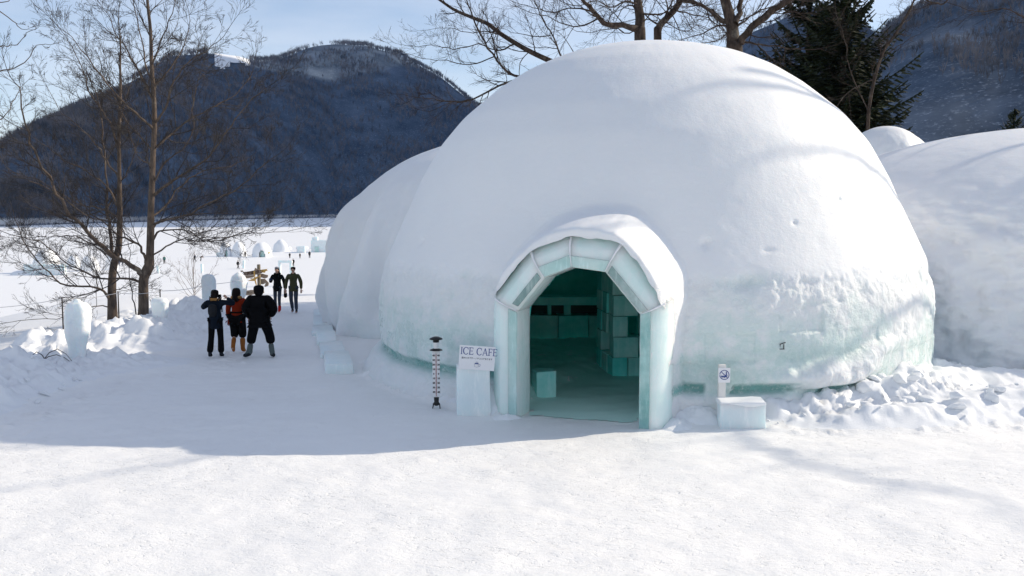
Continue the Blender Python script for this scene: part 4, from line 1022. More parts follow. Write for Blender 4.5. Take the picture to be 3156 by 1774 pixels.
fr = P(841, 134, 40); fir(fr.x, 40, -.6, 14.9, 5.3, 3, 'tallest dark fir tree, its pointed top near the upper edge beside the bare limb', whorl=.30)
fr = P(806, 134, 43.5); fir(fr.x, 43.5, -.6, 16.2, 5.2, 5, 'dark fir tree just left of and behind the tallest fir', whorl=.33)
fr = P(858, 134, 39); fir(fr.x+.8, 41.5, -.6, 9.0, 4.4, 9, 'lower broad fir tree in front of the right foot of the tallest fir', whorl=.28)
fr = P(1013, 134, 62); fir(fr.x, 62, -.6, 10.9, 2.9, 7, 'small fir tree far right, rising just over the snow against the mountain', whorl=.45, q=.7)
fr = P(996, 134, 66); fir(fr.x, 66, -.6, 8.6, 2.4, 8, 'tiny fir top left of the small far-right fir', whorl=.5, q=.6)
# brown thicket on the skyline behind the left shoulder of the igloo
TT = TreeB(83); TT.maxlev = 3; TT.n1 = 6; TT.n2 = 4
bb = P(462, 200, 45)
for k in range(16):
    p = Vector((bb.x+TT.r.uniform(-1.6, 3), 45+TT.r.uniform(-1, 1), -1)); q, r_, L = TT.limb([p, p+Vector((TT.r.uniform(-.5, .5), 0, 3)), p+Vector((TT.r.uniform(-1, 1), 0, TT.r.uniform(5.4, 7.2)))], .04, .01, sides=5); TT.dress(q, r_, L, 3.0, .3, (.6, 1.3))
TT.build('thicket', bb, 'reddish brown bare thicket showing just over the left shoulder of the big igloo', 'thicket', M_TWIG, M_TWIG)
# ------------------------------------------------------------------ people
def skin_mesh(name, islands, mat, parent, sub=2):
    """islands: list of (verts, radii, edges); one smooth continuous surface"""
    me = bpy.data.meshes.new(name); V = []; E = []; R = []; roots = []
    for vs, rs, es in islands:
        k = len(V); roots.append(k); V += [tuple(v) for v in vs]; R += rs; E += [(a+k, b+k) for a, b in es]
    me.from_pydata(V, E, []); o = bpy.data.objects.new(name, me); COL.objects.link(o)
    m = o.modifiers.new('s', 'SKIN'); m.use_smooth_shade = True; m.branch_smoothing = .6
    sv = me.skin_vertices[0].data if me.skin_vertices else None
    if sv is None: 
        bpy.context.view_layer.objects.active = o
    for i, r in enumerate(R):
        sv[i].radius = (r, r) if not isinstance(r, tuple) else r
        sv[i].use_root = i in roots
    if sub: s_ = o.modifiers.new('u', 'SUBSURF'); s_.levels = sub; s_.render_levels = sub
    dg = bpy.context.evaluated_depsgraph_get(); ev = o.evaluated_get(dg)
    me2 = bpy.data.meshes.new_from_object(ev, depsgraph=dg); bpy.data.objects.remove(o)
    me2.name = name; me2.materials.clear()
    for p in me2.polygons: p.use_smooth = True
    return link(name, me2, mat, parent)
def chain(pts, rad): return (pts, list(rad), [(i, i+1) for i in range(len(pts)-1)])
M_SKIN = flat_mat('skin', (.50, .30, .22), .5, bs=.1)
def cloth(name, c): return flat_mat(name, c, .9, var=.22, scale=6, bs=.5, spec=.06)
M_BLACK = cloth('black_nylon', (.005, .005, .006)); M_BLACK2 = cloth('black_wool', (.007, .007, .008)); M_NAVY = cloth('dark_navy_cloth', (.008, .012, .020))
M_GREYC = cloth('charcoal_cloth', (.02, .021, .024)); M_RED = cloth('rust_red_down', (.21, .022, .008)); M_FURC = cloth('tan_fur', (.30, .16, .06))
M_OLIVE = cloth('olive_cloth', (.055, .055, .03)); M_JEAN = cloth('dark_denim', (.045, .055, .075)); M_REDB = cloth('red_boot', (.45, .02, .02)); M_BRN = cloth('tan_boot', (.30, .11, .03))
M_GAIT = cloth('grey_gaiter', (.10, .12, .12)); M_HAIR = cloth('black_hair', (.012, .009, .008)); M_KNIT = cloth('grey_knit', (.26, .27, .30)); M_BOOT = cloth('dark_boot', (.02, .022, .028))
M_EYE = flat_mat('eye_dark', (.02, .015, .012), .3, bs=0); M_LIP = flat_mat('lips', (.36, .13, .11), .5, bs=0); M_SOLE = cloth('boot_sole', (.16, .13, .09))
M_YEL = cloth('yellow_bag', (.75, .45, .03)); M_TEAL = cloth('teal_jacket', (.02, .12, .11)); M_BRC = cloth('brown_jacket', (.10, .06, .035)); M_BLUC = cloth('blue_jacket', (.03, .06, .13))
M_WHITEP = flat_mat('white_plastic', (.78, .78, .79), .4, bs=.05, var=.03)
def hand(wrist, elbow, k=1.0, curl=.5, side=1):
    w = Vector(wrist); d = (w-Vector(elbow)).normalized(); up = Vector((0, 1, 0)) if abs(d.y) < .8 else Vector((0, 0, 1))
    s = d.cross(up).normalized(); n = s.cross(d).normalized()
    isl = [chain([w-d*.02*k, w+d*.03*k, w+d*.075*k], [.026*k, .034*k, .032*k])]
    for j, (o_, L) in enumerate(((-.027, .068), (-.009, .078), (.009, .073), (.026, .058))):
        b = w+d*.07*k+s*o_*k; m = b+d*L*.5*k+n*L*.18*curl*k; t = m+d*L*.38*k+n*L*.45*curl*k
        isl.append(chain([b-d*.02*k, b+d*.012*k, m, t], [.009*k, .0095*k, .009*k, .0075*k]))
    b = w+d*.025*k-s*.028*k*side; isl.append(chain([b, b+(d*.6-s*side+n*.3).normalized()*.035*k, b+(d*.9-s*.6*side+n*.6).normalized()*.065*k], [.012*k, .011*k, .009*k]))
    return isl
def person(label, loc, rz, h, J, wear, group=None, detail=2, face=False, gloves=False):
    """J: joints for a 1.72 m figure facing -y (its right hand is at -x when seen from the front)"""
    k = h/1.72; root = empty('person', loc, label, 'person', group, rz)
    D = dict(pel=(0, 0, .95), wai=(0, 0, 1.10), che=(0, .0, 1.30), nec=(0, 0, 1.46), hea=(0, -.02, 1.60), top=(0, -.01, 1.665),
             sL=(-.18, 0, 1.39), eL=(-.24, .02, 1.12), wL=(-.25, -.05, .87), sR=(.18, 0, 1.39), eR=(.24, .02, 1.12), wR=(.25, -.05, .87),
             hL=(-.09, 0, .90), kL=(-.10, -.02, .50), aL=(-.10, .02, .09), tL=(-.11, -.15, .035), hR=(.09, 0, .90), kR=(.10, -.02, .50), aR=(.10, .02, .09), tR=(.11, -.15, .035))
    D.update(J); D = {a: Vector(b)*k for a, b in D.items()}
    nmz = ['pel', 'wai', 'che', 'nec', 'hea', 'top', 'sL', 'eL', 'wL', 'sR', 'eR', 'wR', 'hL', 'kL', 'aL', 'tL', 'hR', 'kR', 'aR', 'tR']
    ix = {a: i for i, a in enumerate(nmz)}
    rb = dict(pel=.12, wai=.10, che=.105, nec=.048, hea=.085, top=.065, sL=.048, eL=.035, wL=.027, sR=.048, eR=.035, wR=.027, hL=.085, kL=.052, aL=.036, tL=.03, hR=.085, kR=.052, aR=.036, tR=.03)
    E = [('pel', 'wai'), ('wai', 'che'), ('che', 'nec'), ('nec', 'hea'), ('hea', 'top'), ('che', 'sL'), ('sL', 'eL'), ('eL', 'wL'), ('che', 'sR'), ('sR', 'eR'), ('eR', 'wR'), ('pel', 'hL'), ('hL', 'kL'), ('kL', 'aL'), ('aL', 'tL'), ('pel', 'hR'), ('hR', 'kR'), ('kR', 'aR'), ('aR', 'tR')]
    vs = [D[a] for a in nmz]; rs = [rb[a]*k for a in nmz]; es = [(ix[a], ix[b]) for a, b in E]
    if face:
        vs.append(D['hea']+Vector((0, -.095, -.005))*k); rs.append(.014*k); es.append((ix['hea'], len(vs)-1))
        for sx in (-1, 1): vs.append(D['hea']+Vector((sx*.083, .01, -.01))*k); rs.append(.016*k); es.append((ix['hea'], len(vs)-1))
    isl = [(vs, rs, es)]
    gl = []
    for s_, sd_ in (('L', 1), ('R', -1)):
        (gl if gloves else isl).extend(hand(D['w'+s_], D['e'+s_], k*(1.15 if gloves else 1), .5, sd_))
    skin_mesh('body', isl, M_SKIN, root, detail)
    if gloves:
        for q in (gl[:len(gl)//2], gl[len(gl)//2:]): skin_mesh('glove', q, gloves, root, 1)
    if face:
        hp = D['hea']
        for sx in (-1, 1):
            e = Tubes(); c = hp+Vector((sx*.032, -.082, .012))*k; e.tube([c-Vector((.012, 0, 0))*k, c, c+Vector((.012, 0, 0))*k], [.002*k, .007*k, .002*k], 6); e.build('eye', M_EYE, root)
        e = Tubes(); c = hp+Vector((0, -.084, -.045))*k; e.tube([c-Vector((.022, 0, 0))*k, c, c+Vector((.022, 0, 0))*k], [.002*k, .006*k, .002*k], 6); e.build('mouth', M_LIP, root)
    w = wear
    if 'jacket' in w:
        jm, fat, hem, sl = w['jacket']
        nm2 = ['hem', 'pel', 'wai', 'che', 'nec', 'sL', 'eL', 'cL', 'sR', 'eR', 'cR']
        q = dict(D); q['hem'] = Vector((D['pel'].x, D['pel'].y, hem*k)); q['cL'] = D['eL'].lerp(D['wL'], .93); q['cR'] = D['eR'].lerp(D['wR'], .93)
        q['nec'] = D['che'].lerp(D['nec'], .85)
        r = dict(hem=.155*fat, pel=.16*fat, wai=.145*fat, che=.165*fat, nec=.078, sL=.085*sl, eL=.070*sl, cL=.050*sl, sR=.085*sl, eR=.070*sl, cR=.050*sl)
        i2 = {a: i for i, a in enumerate(nm2)}
        e2 = [('pel', 'hem'), ('pel', 'wai'), ('wai', 'che'), ('che', 'nec'), ('che', 'sL'), ('sL', 'eL'), ('eL', 'cL'), ('che', 'sR'), ('sR', 'eR'), ('eR', 'cR')]
        order = ['pel', 'hem', 'wai', 'che', 'nec', 'sL', 'eL', 'cL', 'sR', 'eR', 'cR']; i2 = {a: i for i, a in enumerate(order)}
        skin_mesh('jacket', [([q[a] for a in order], [(r[a]*k, r[a]*k*.90) if a in ('hem', 'pel', 'wai', 'che') else r[a]*k for a in order], [(i2[a], i2[b]) for a, b in e2])], jm, root, detail)
    if 'trousers' in w:
        tm, fat, endf, flare = w['trousers']
        q = dict(D); isl = []
        order = ['pel', 'hL', 'kL', 'eL_', 'hR', 'kR', 'eR_']
        q['eL_'] = D['kL'].lerp(D['aL'], endf); q['eR_'] = D['kR'].lerp(D['aR'], endf)
        r = dict(pel=.125*fat, hL=.10*fat, kL=.075*fat, eL_=.058*fat*flare, hR=.10*fat, kR=.075*fat, eR_=.058*fat*flare)
        i2 = {a: i for i, a in enumerate(order)}
        e2 = [('pel', 'hL'), ('hL', 'kL'), ('kL', 'eL_'), ('pel', 'hR'), ('hR', 'kR'), ('kR', 'eR_')]
        skin_mesh('trousers', [([q[a] for a in order], [r[a]*k for a in order], [(i2[a], i2[b]) for a, b in e2])], tm, root, detail)
    if 'boots' in w:
        bm_, fat, topf = w['boots']
        for s_ in 'LR':
            a, t_, kn = D['a'+s_], D['t'+s_], D['k'+s_]
            heel = a+(a-t_).normalized()*.05*k; heel.z = max(a.z-.045*k, .02*k) if a.z < .15*k else a.z-.04*k
            pts = [kn.lerp(a, topf), kn.lerp(a, (topf+1)/2), a, (a+t_)/2-Vector((0, 0, .008*k)), t_]
            skin_mesh('boot', [(pts+[heel], [.066*fat*k, .062*fat*k, .056*fat*k, .050*k, .042*k, .040*k], [(0, 1), (1, 2), (2, 3), (3, 4), (2, 5)])], bm_, root, detail)
    if 'shoe_cover' in w:
        for s_ in 'LR':
            a, t_ = D['a'+s_], D['t'+s_]
            skin_mesh('shoe', [chain([a+(a-t_)*.35-Vector((0, 0, .02*k)), (a+t_)/2-Vector((0, 0, .012*k)), t_+(t_-a)*.2], [.052*k, .056*k, .044*k])], w['shoe_cover'], root, 1)
    if 'hair' in w:
        hm, r_, drop, wdt = w['hair']; hp = D['hea']; b = Vector((0, .022, 0))*k
        pts = [hp+b+Vector((0, -.005, .098))*k, hp+b+Vector((0, 0, .02))*k, hp+b*1.5+Vector((0, 0, -.05))*k]; rr = [.074*r_*k, .098*r_*k, .09*r_*wdt*k]
        if drop > .06: pts += [hp+Vector((0, .075, -drop*.6))*k, hp+Vector((0, .12, -drop-.04))*k]; rr += [.095*wdt*k, .075*wdt*k]
        skin_mesh('hair', [chain(pts, rr)], hm, root, detail)
    if 'hat' in w:
        hm, r_ = w['hat']; hp = D['hea']
        skin_mesh('knit_hat', [chain([hp+Vector((0, .02, .035))*k, hp+Vector((0, .02, .075))*k, hp+Vector((0, .02, .115))*k], [.098*r_*k, .094*r_*k, .055*r_*k])], hm, root, detail)
    if 'hood' in w:
        hm, r_ = w['hood']; hp = D['hea']
        skin_mesh('hood', [chain([D['nec']+Vector((0, .02, -.05)), hp+Vector((0, .03, -.05))*k, hp+Vector((0, .025, .03))*k, hp+Vector((0, .02, .09))*k], [.085*k, .105*r_*k, .108*r_*k, .07*r_*k])], hm, root, detail)
    if 'collar' in w:
        cm, cr, ct = w['collar']; n_ = D['nec']; q = []; m_ = 12
        for i in range(m_): a = i*2*math.pi/m_; q.append(n_+Vector((math.cos(a)*cr, math.sin(a)*cr*.8+.02, -.02+.02*math.sin(a)))*k)
        skin_mesh('collar', [(q, [ct*k]*m_, [(i, (i+1) % m_) for i in range(m_)])], cm, root, 1)
    return root, D, k
def at(px, Y): 
    x = (px-512)/FP*Y/ (math.cos(PITCH)) * math.cos(PITCH); return (x, Y, TZ(x, Y))
def atz(px, py):
    """where the ground is met at a picture position (march along the view ray)"""
    for Y in np.arange(10, 60, .1):
        p = P(px, py, Y)
        if p.z <= TZ(p.x, Y): return (p.x, Y, TZ(p.x, Y))
    return tuple(P(px, py, 30))
PI = math.pi
# --- walking away: seen from behind (rz = pi turns them away from the camera)
loc = atz(216.5, 357.5)
prs, D, k = person('person in dark coat with rucksack and raised elbows, left of the three walking away', loc, PI, 1.60,
    dict(eL=(-.46, -.06, 1.33), wL=(-.20, -.30, 1.46), sL=(-.19, 0, 1.40), eR=(.36, -.10, 1.22), wR=(.05, -.30, 1.40), kL=(-.10, -.06, .50), aL=(-.13, .03, .09), tL=(-.14, -.12, .04), kR=(.12, -.02, .50), aR=(.13, .10, .10), tR=(.14, -.05, .04), hea=(0, -.03, 1.60)),
    dict(jacket=(M_NAVY, 1.05, .70, .95), trousers=(M_BLACK, 1.0, .97, 1.5), boots=(M_BOOT, .8, .8), hair=(M_HAIR, 1.08, .10, 1.0), collar=(M_FURC, .085, .045)), detail=2)
bp = Tubes(); skin_mesh('rucksack', [chain([Vector((0, .17, 1.36))*k, Vector((0, .20, 1.22))*k, Vector((0, .19, 1.02))*k], [.10*k, .125*k, .11*k])], M_GREYC, prs, 2)
for sx in (-1, 1):
    s_ = Tubes(); s_.tube([Vector((sx*.09, .12, 1.42))*k, Vector((sx*.12, 0, 1.51))*k, Vector((sx*.12, -.13, 1.38))*k, Vector((sx*.13, -.12, 1.12))*k], [.016*k]*4, 5); s_.build('strap', M_GREYC, prs)
cm = bevel_box('camera', .13*k, .05*k, .08*k, M_BLACK, None, (0, 0, 0), bev=.008)
cm.location = (loc[0]-.02*k, loc[1]+.34*k, loc[2]+1.46*k); tag(cm, 'small black camera held up by the leftmost walker', 'camera')
loc = atz(238, 352.5)
prs, D, k = person('person with long dark hair in rust-red down jacket and tan boots', loc, PI, 1.58,
    dict(eR=(.22, .03, 1.12), wR=(.22, .0, .86), eL=(-.27, .02, 1.13), wL=(-.30, -.04, .86), kL=(-.12, -.05, .52), aL=(-.13, .02, .09), tL=(-.15, -.13, .035), kR=(.08, -.04, .50), aR=(.07, .20, .20), tR=(.06, .14, .04)),
    dict(jacket=(M_RED, 1.0, .84, 1.05), trousers=(M_BLACK2, 1.45, .36, 1.25), boots=(M_BRN, 1.15, .30), hair=(M_HAIR, 1.15, .24, 1.2), collar=(M_FURC, .11, .05)), gloves=M_RED)
be = Tubes(); ring = [Vector((math.cos(a)*.150, math.sin(a)*.125, 1.06))*k for a in np.linspace(0, 2*PI, 17)]; be.tube(ring, [.022*k]*17, 6); be.build('belt', M_BLACK2, prs)
loc = atz(260.5, 358)
prs, D, k = person('stocky person all in black with hood up and grey gaiters, striding', loc, PI, 1.72,
    dict(sL=(-.20, 0, 1.38), eL=(-.36, .06, 1.12), wL=(-.22, -.10, .95), sR=(.20, 0, 1.38), eR=(.31, .06, 1.12), wR=(.24, -.10, .92),
         hL=(-.10, 0, .88), kL=(-.22, -.05, .50), aL=(-.27, 0, .10), tL=(-.28, -.12, .04), hR=(.10, 0, .88), kR=(.18, .02, .50), aR=(.23, .10, .12), tR=(.36, .06, .06)),
    dict(jacket=(M_BLACK, 1.50, .82, 1.55), trousers=(M_BLACK, 1.45, .50, 1.5), boots=(M_GAIT, 1.2, .38), shoe_cover=M_BOOT, hood=(M_BLACK, 1.22)))
# --- coming towards the camera
loc = atz(278, 312)
prs, D, k = person('person in black coat, grey knit hat and red boots, walking towards the camera', loc, -.1, 1.73,
    dict(eL=(-.27, .02, 1.13), wL=(-.20, -.20, 1.22), eR=(.26, .04, 1.12), wR=(.29, -.03, .86), kL=(-.09, -.02, .50), aL=(-.10, .06, .09), tL=(-.11, -.09, .04), kR=(.09, -.08, .50), aR=(.10, -.08, .09), tR=(.11, -.24, .04)),
    dict(jacket=(M_BLACK2, 1.02, .78, .95), trousers=(M_JEAN, .86, .75, 1.0), boots=(M_REDB, 1.1, .55), hair=(M_HAIR, 1.0, .10, .95), hat=(M_KNIT, 1.06), collar=(M_BLACK2, .10, .05)), face=True, gloves=M_BLUC)
loc = atz(294, 313)
prs, D, k = person('dark-haired person in olive jacket and jeans walking towards the camera carrying a dark bag', loc, .05, 1.76,
    dict(eL=(-.27, .03, 1.12), wL=(-.27, -.06, .86), eR=(.27, .03, 1.12), wR=(.29, -.08, .86), kL=(-.09, -.03, .50), aL=(-.07, .14, .11), tL=(-.07, .0, .04), kR=(.10, -.12, .50), aR=(.12, -.14, .09), tR=(.13, -.29, .05)),
    dict(jacket=(M_OLIVE, .98, .90, 1.0), trousers=(M_JEAN, .98, .95, 1.1), boots=(M_BOOT, .75, .85), hair=(M_HAIR, 1.1, .0, .8), collar=(M_OLIVE, .065, .035)), face=True)
bg_ = skin_mesh('handbag', [chain([Vector((0, 0, .30)), Vector((0, 0, .18)), Vector((0, 0, .06))], [(.05, .08), (.07, .12), (.06, .11)])], M_BLACK2, None, 2)
bg_.location = (loc[0]-.30, loc[1]-.02, loc[2]+.50); tag(bg_, 'soft dark bag hanging from the hand of the person in olive', 'bag')
st = Tubes(); st.tube([(0, 0, .29), (.02, 0, .36), (.04, -.03, .37)], [.01]*3, 5); st.build('handle', M_BLACK2, bg_)

# --- small figures out on the lake
def lake_at(px, py): 
    Y = (CH-LAKE)/((py-211)/FP); return (P(px, py, Y).x, Y, LAKE+.0)
walkA = dict(kL=(-.09, -.20, .50), aL=(-.09, -.30, .10), tL=(-.09, -.44, .08), kR=(.09, .05, .50), aR=(.09, .30, .14), tR=(.09, .22, .04), eL=(-.22, .12, 1.12), wL=(-.2, .05, .88), eR=(.22, -.12, 1.12), wR=(.2, -.22, .9))
bent = dict(wai=(0, -.08, 1.08), che=(0, -.28, 1.18), nec=(0, -.42, 1.28), hea=(0, -.50, 1.36), top=(0, -.52, 1.42), sL=(-.18, -.32, 1.24), sR=(.18, -.32, 1.24), eL=(-.2, -.5, 1.05), wL=(-.2, -.62, .85), eR=(.2, -.5, 1.05), wR=(.2, -.66, .95), kL=(-.1, -.12, .5), kR=(.1, .1, .5), aR=(.1, .25, .1), tR=(.1, .12, .04))
stand = {}
far = [(164.4, 263.8, 8.3, 'small figure in teal-green jacket standing on the lake snow just right of the alder', M_TEAL, M_BLACK, stand, .4),
 (195, 261.7, 8.1, 'small dark figure striding left on the lake, left one of a close pair', M_NAVY, M_BLACK, walkA, -1.4),
 (201, 261.0, 7.0, 'small figure in brown bending forward behind the striding one', M_BRC, M_BLACK, bent, 1.4),
 (238, 269.0, 9.0, 'small dark walking figure straight above the leftmost wooden signboard', M_BLACK, M_BLACK, walkA, 1.2),
 (245.3, 257.0, 6.2, 'tiny grey-clad figure by the mouth of the peaked igloo', M_GREYC, M_BLACK, stand, .3),
 (268, 256.6, 7.0, 'tiny figure in brown with a yellow bag at the right of the widest lake igloo', M_BRC, M_BLACK, stand, 2.0),
 (289.8, 258.3, 5.9, 'tiny figure in white and black walking, beyond the couple', M_GREYC, M_BLACK, walkA, .2),
 (300, 258.3, 4.6, 'tiny figure, shortest of the far row beyond the couple', M_BLACK, M_BLACK, stand, 0),
 (309.6, 258.0, 7.4, 'tiny grey figure standing at the right end of the far row', M_GREYC, M_NAVY, stand, .5),
 (293.3, 266.5, 8.3, 'small dark-coated figure directly above the head of the person in olive', M_BLACK, M_BLACK, stand, .1),
 (317, 250.8, 3.6, 'tiny dark figure in front of the ice block house', M_NAVY, M_BLACK, stand, 0),
 (119, 265.6, 6.6, 'small figure in blue close behind the left alder trunk', M_BLUC, M_NAVY, bent, .6),
 (122.6, 266.2, 5.6, 'small figure in pale blue crouching beside the one in blue', M_KNIT, M_JEAN, bent, -.8)]
for px, py, hp, lab, jm, tm, pose, rz in far:
    lc = lake_at(px, py); h_ = max(1.15, min(1.85, hp*lc[1]/FP))
    person(lab, lc, rz, h_, pose, dict(jacket=(jm, 1.08, .80, 1.05), trousers=(tm, 1.1, .97, 1.1), boots=(M_BOOT, .8, .8), hair=(M_HAIR, 1.05, .0, .9)), 'figures out on the frozen lake', 1)
lc = lake_at(269.8, 256.6); b_ = skin_mesh('shoulder_bag', [chain([Vector((0, 0, .35)), Vector((0, 0, .15)), Vector((0, 0, .0))], [.12, .24, .20])], M_YEL, None, 1); b_.location = (lc[0]-.05, lc[1]-.25, lc[2]+.72); tag(b_, 'yellow bag carried by the figure at the widest lake igloo', 'bag')

# ------------------------------------------------------------------ igloos and ice work on the lake
def small_igloo(px, py, wpx, hpx, lab, seed, peak=2.0, group='small igloos on the frozen lake', sy=1.0, door=0, rz=0, block=0):
    x, Y, z = lake_at(px, py); R = wpx/2*Y/FP; H = hpx*Y/FP; Y = Y+R*sy*.8; x = x*(Y/(Y-R*sy*.8))
    root = empty('snow_igloo', (x, Y, LAKE), lab, 'igloo', group, rz)
    n = 64; m = 28; ph = np.linspace(0, 2*PI, n, endpoint=False); t = np.linspace(0, 1, m)*PI/2
    A, T = np.meshgrid(ph, t)
    rr = np.cos(T)**(2/peak); zz = np.sin(T)**.95
    X = rr*R*np.cos(A); Yy = rr*R*sy*np.sin(A); Z = zz*H-.1
    d = 1+.05*fbm(X*.8+seed, Yy*.8, Z*.8, o=3); X = X*d; Yy = Yy*d
    V = np.stack([X.ravel(), Yy.ravel(), Z.ravel()], -1); F = grid_faces(m, n, True)
    if door:
        dx, dw, dh = door; cut = (V[:, 1] < 0) & (np.abs(V[:, 0]-dx*R) < dw*R) & (V[:, 2] < dh*H*np.sqrt(np.clip(1-((V[:, 0]-dx*R)/(dw*R))**2, 0, 1)))
        F = F[~cut[F].any(1)]
    link('dome', npmesh('dome', V, F), M_DOMEL, root)
    if door:
        b = bevel_box('doorway', dw*R*2.0, R*.5, dh*H*.95, M_ICE, root, (dx*R, -R*sy*.45, -.05), bev=.05)
    if block: bevel_box('ice_block', block*R, .8, .28*H, M_ICE_BLUE, root, (-R*.9, -R*.4, -.05), bev=.05)
    return root
M_DOMEL = snow_mat('igloo_snow', fine=.4)
small_igloo(225.5, 256.3, 11.5, 14.5, 'narrow upright igloo, leftmost of the three igloos on the lake', 1, 2.6, door=(.45, .18, .42), block=.8)
small_igloo(239, 256.3, 15, 15.6, 'peaked igloo in the middle of the three on the lake', 2, 1.7)
small_igloo(262, 256.8, 20, 14.8, 'widest of the three igloos, with a green ice door, on the lake', 3, 2.3, door=(.25, .24, .42))
small_igloo(47, 273.2, 27, 24, 'large domed igloo on a ring of ice blocks, left behind the alder branches', 4, 2.2, door=(.5, .16, .38))
x, Y, z = lake_at(50.5, 274)
rb = empty('ice_block_ring', (x, Y-1.5, LAKE), 'low wall of ice blocks in front of the large left igloo', 'ice wall')
for i_ in range(9): bevel_box('ice_block', .70, .6, 1.7, M_ICE_BLUE, rb, (-2.9+i_*.72, 0, -.05), bev=.04, jit=.03, seed=i_)
for k_, (px, py, w_, h_, lb) in enumerate(((90, 271, 19, 16, 'brightly lit round snow dome next to the large left igloo'), (112, 270, 13, 17, 'snow dome with icy side close to the left alder trunk'), (74, 268.5, 14, 14, 'small snow dome between the large left igloo and the bright one'), (22, 275, 22, 5, 'long low snow pile at the far left of the lake'), (281, 252, 16, 13, 'bright pointed snow figure right of the widest igloo'))):
    small_igloo(px, py, w_, h_, lb, 10+k_, 2.1 if k_ != 4 else 1.6, sy=.8)
x, Y, z = lake_at(320.5, 252.2)
hs_ = empty('ice_house', (x, Y, LAKE), 'square ice block house at the right end of the lake snow works', 'ice house')
bevel_box('wall', 4.6, 3.2, 3.0, M_ICE_BLUE, hs_, (0, 1.6, -.1), bev=.08, jit=.05)
bevel_box('doorway', 1.0, .3, 1.5, M_ICE, hs_, (-.9, -.02, -.05), bev=.08)
bevel_box('parapet', 1.3, 1.3, .8, M_ICE_BLUE, hs_, (-1.5, 1.2, 2.85), bev=.06, jit=.04)
for k_, (px, lb) in enumerate(((276, 'low snow mound at the left end of the far row'), (289, 'second mound of the far row from the left'), (298.5, 'snow mound in the middle of the far row'), (306, 'tiny snow mound right of the middle of the far row'), (313, 'last snow mound of the far row before the ice house'))):
    small_igloo(px, 249.5-.2*k_, 5.5, 3.4 if k_ else 7, lb, 30+k_, 2.0, 'row of far snow mounds')
x, Y, z = lake_at(293, 252.6); bx_ = bevel_box('snow_block', 2.0, 1.2, 1.6, M_ICE_BLUE, None, (x+2, Y, LAKE-.05), bev=.06); tag(bx_, 'plain pale snow block behind the tiny walkers', 'snow block')
# slim ice posts and the ice gate
for k_, (px, py, hp, lb) in enumerate(((158.4, 273, 8, 'slim ice post right of the alder trunk'), (202, 272.6, 9, 'slim ice post below the pair of small walkers'), (243.5, 268.5, 8.5, 'slim ice post left of the wooden signpost'), (257.5, 256, 6, 'leaning thin post by the widest igloo'))):
    x, Y, z = lake_at(px, py); h_ = hp*Y/FP; o = bevel_box('ice_post', .35, .35, h_, M_ICE_BLUE, None, (x, Y, LAKE-.05), rot=(0, .06*(k_ % 3-1), 0), bev=.04, jit=.02); tag(o, lb, 'post', 'slim ice posts on the lake')
x, Y, z = lake_at(285.5, 281); Y = 118; p_ = P(285.5, 276, Y); gt = empty('ice_gate', (p_.x, Y, LAKE), 'thin frame of clear ice behind the walking couple', 'gate')
for sx in (-1, 1): bevel_box('post', .32, .32, 3.1, M_ICE_BLUE, gt, (sx*.75, 0, 0), bev=.03, jit=.02)
bevel_box('beam', 1.9, .34, .34, M_ICE_BLUE, gt, (0, 0, 3.1), bev=.03, jit=.02)

# ------------------------------------------------------------------ ice pillars on the bank
def pillar(name, loc, prof, lab, seed, tilt=0, flat=.8):
    n = 64; m = 60; z, r = resample(prof, m); r = np.maximum(r, .0)
    A, Z = np.meshgrid(np.linspace(0, 2*PI, n, endpoint=False), z); R = np.repeat(r[:, None], n, 1)
    sq = (np.abs(np.cos(A))**3.2+np.abs(np.sin(A))**3.2)**(-1/3.2)
    R = R*sq*(1+.22*fbm(np.cos(A)*1.3+seed, np.sin(A)*1.3, Z*1.6, o=4)+.03*fbm(np.cos(A)*5+seed, np.sin(A)*5, Z*9, o=3))
    V = np.stack([(R*np.cos(A)+tilt*Z).ravel(), (R*np.sin(A)*flat).ravel(), Z.ravel()], -1)
    me = npmesh(name, V, grid_faces(m, n, True)); o = link(name, me, M_PIL); o.location = loc; tag(o, lab, 'ice pillar', 'snowy ice pillars on the bank'); return o
def pil_mat():
    m, t, b = new_mat('frosted_ice_pillar')
    n1 = noise(t, 3, 5, .65); c = mixc(t, ramp(t, n1, .35, .6), (.78, .83, .845), (.86, .88, .89)); t.links.new(c, b.inputs['Base Color'])
    b.inputs['Roughness'].default_value = .4; b.inputs['Subsurface Weight'].default_value = .6; b.inputs['Subsurface Radius'].default_value = (.12, .16, .18); b.inputs['Subsurface Scale'].default_value = 1
    nb = bump(t, b, noise(t, 12, 5, .7), .6, .03); return m
M_PIL = pil_mat()
def base_at(px, Y, dz=-.15): x = P(px, 300, Y).x; return (x, Y, TZ(x, Y)+dz)
def hpr(l, top_py, Y): return P(300, top_py, Y).z-l[2]
l = base_at(75.5, 18.9); H = hpr(l, 300, 18.9)
pillar('ice_pillar', l, [(0, .175), (H*.25, .165), (H*.45, .225), (H*.7, .255), (H*.88, .235), (H*.95, .17), (H*.97, .09), (H*1.0, .06), (H*1.03, 0)], 'tallest snowy ice pillar, broad at the top, nearest on the left bank', 1, .02)
l = base_at(160, 22.6, -.3); H = hpr(l, 297, 22.6)
pillar('ice_pillar', l, [(0, .15), (H*.35, .17), (H*.6, .20), (H*.85, .22), (H*.95, .17), (H*1.0, 0)], 'ice pillar right of the forked alder trunk', 2, -.02)
l = base_at(210, 28.3); H = hpr(l, 273.5, 28.3)
pillar('ice_pillar', l, [(0, .22), (H*.35, .21), (H*.6, .20), (H*.86, .21), (H*.96, .16), (H*1.0, 0)], 'smooth round-topped ice pillar above the snow mound, behind the leftmost walker', 3, -.03)
l = base_at(239, 33.0); H = hpr(l, 271.5, 33)
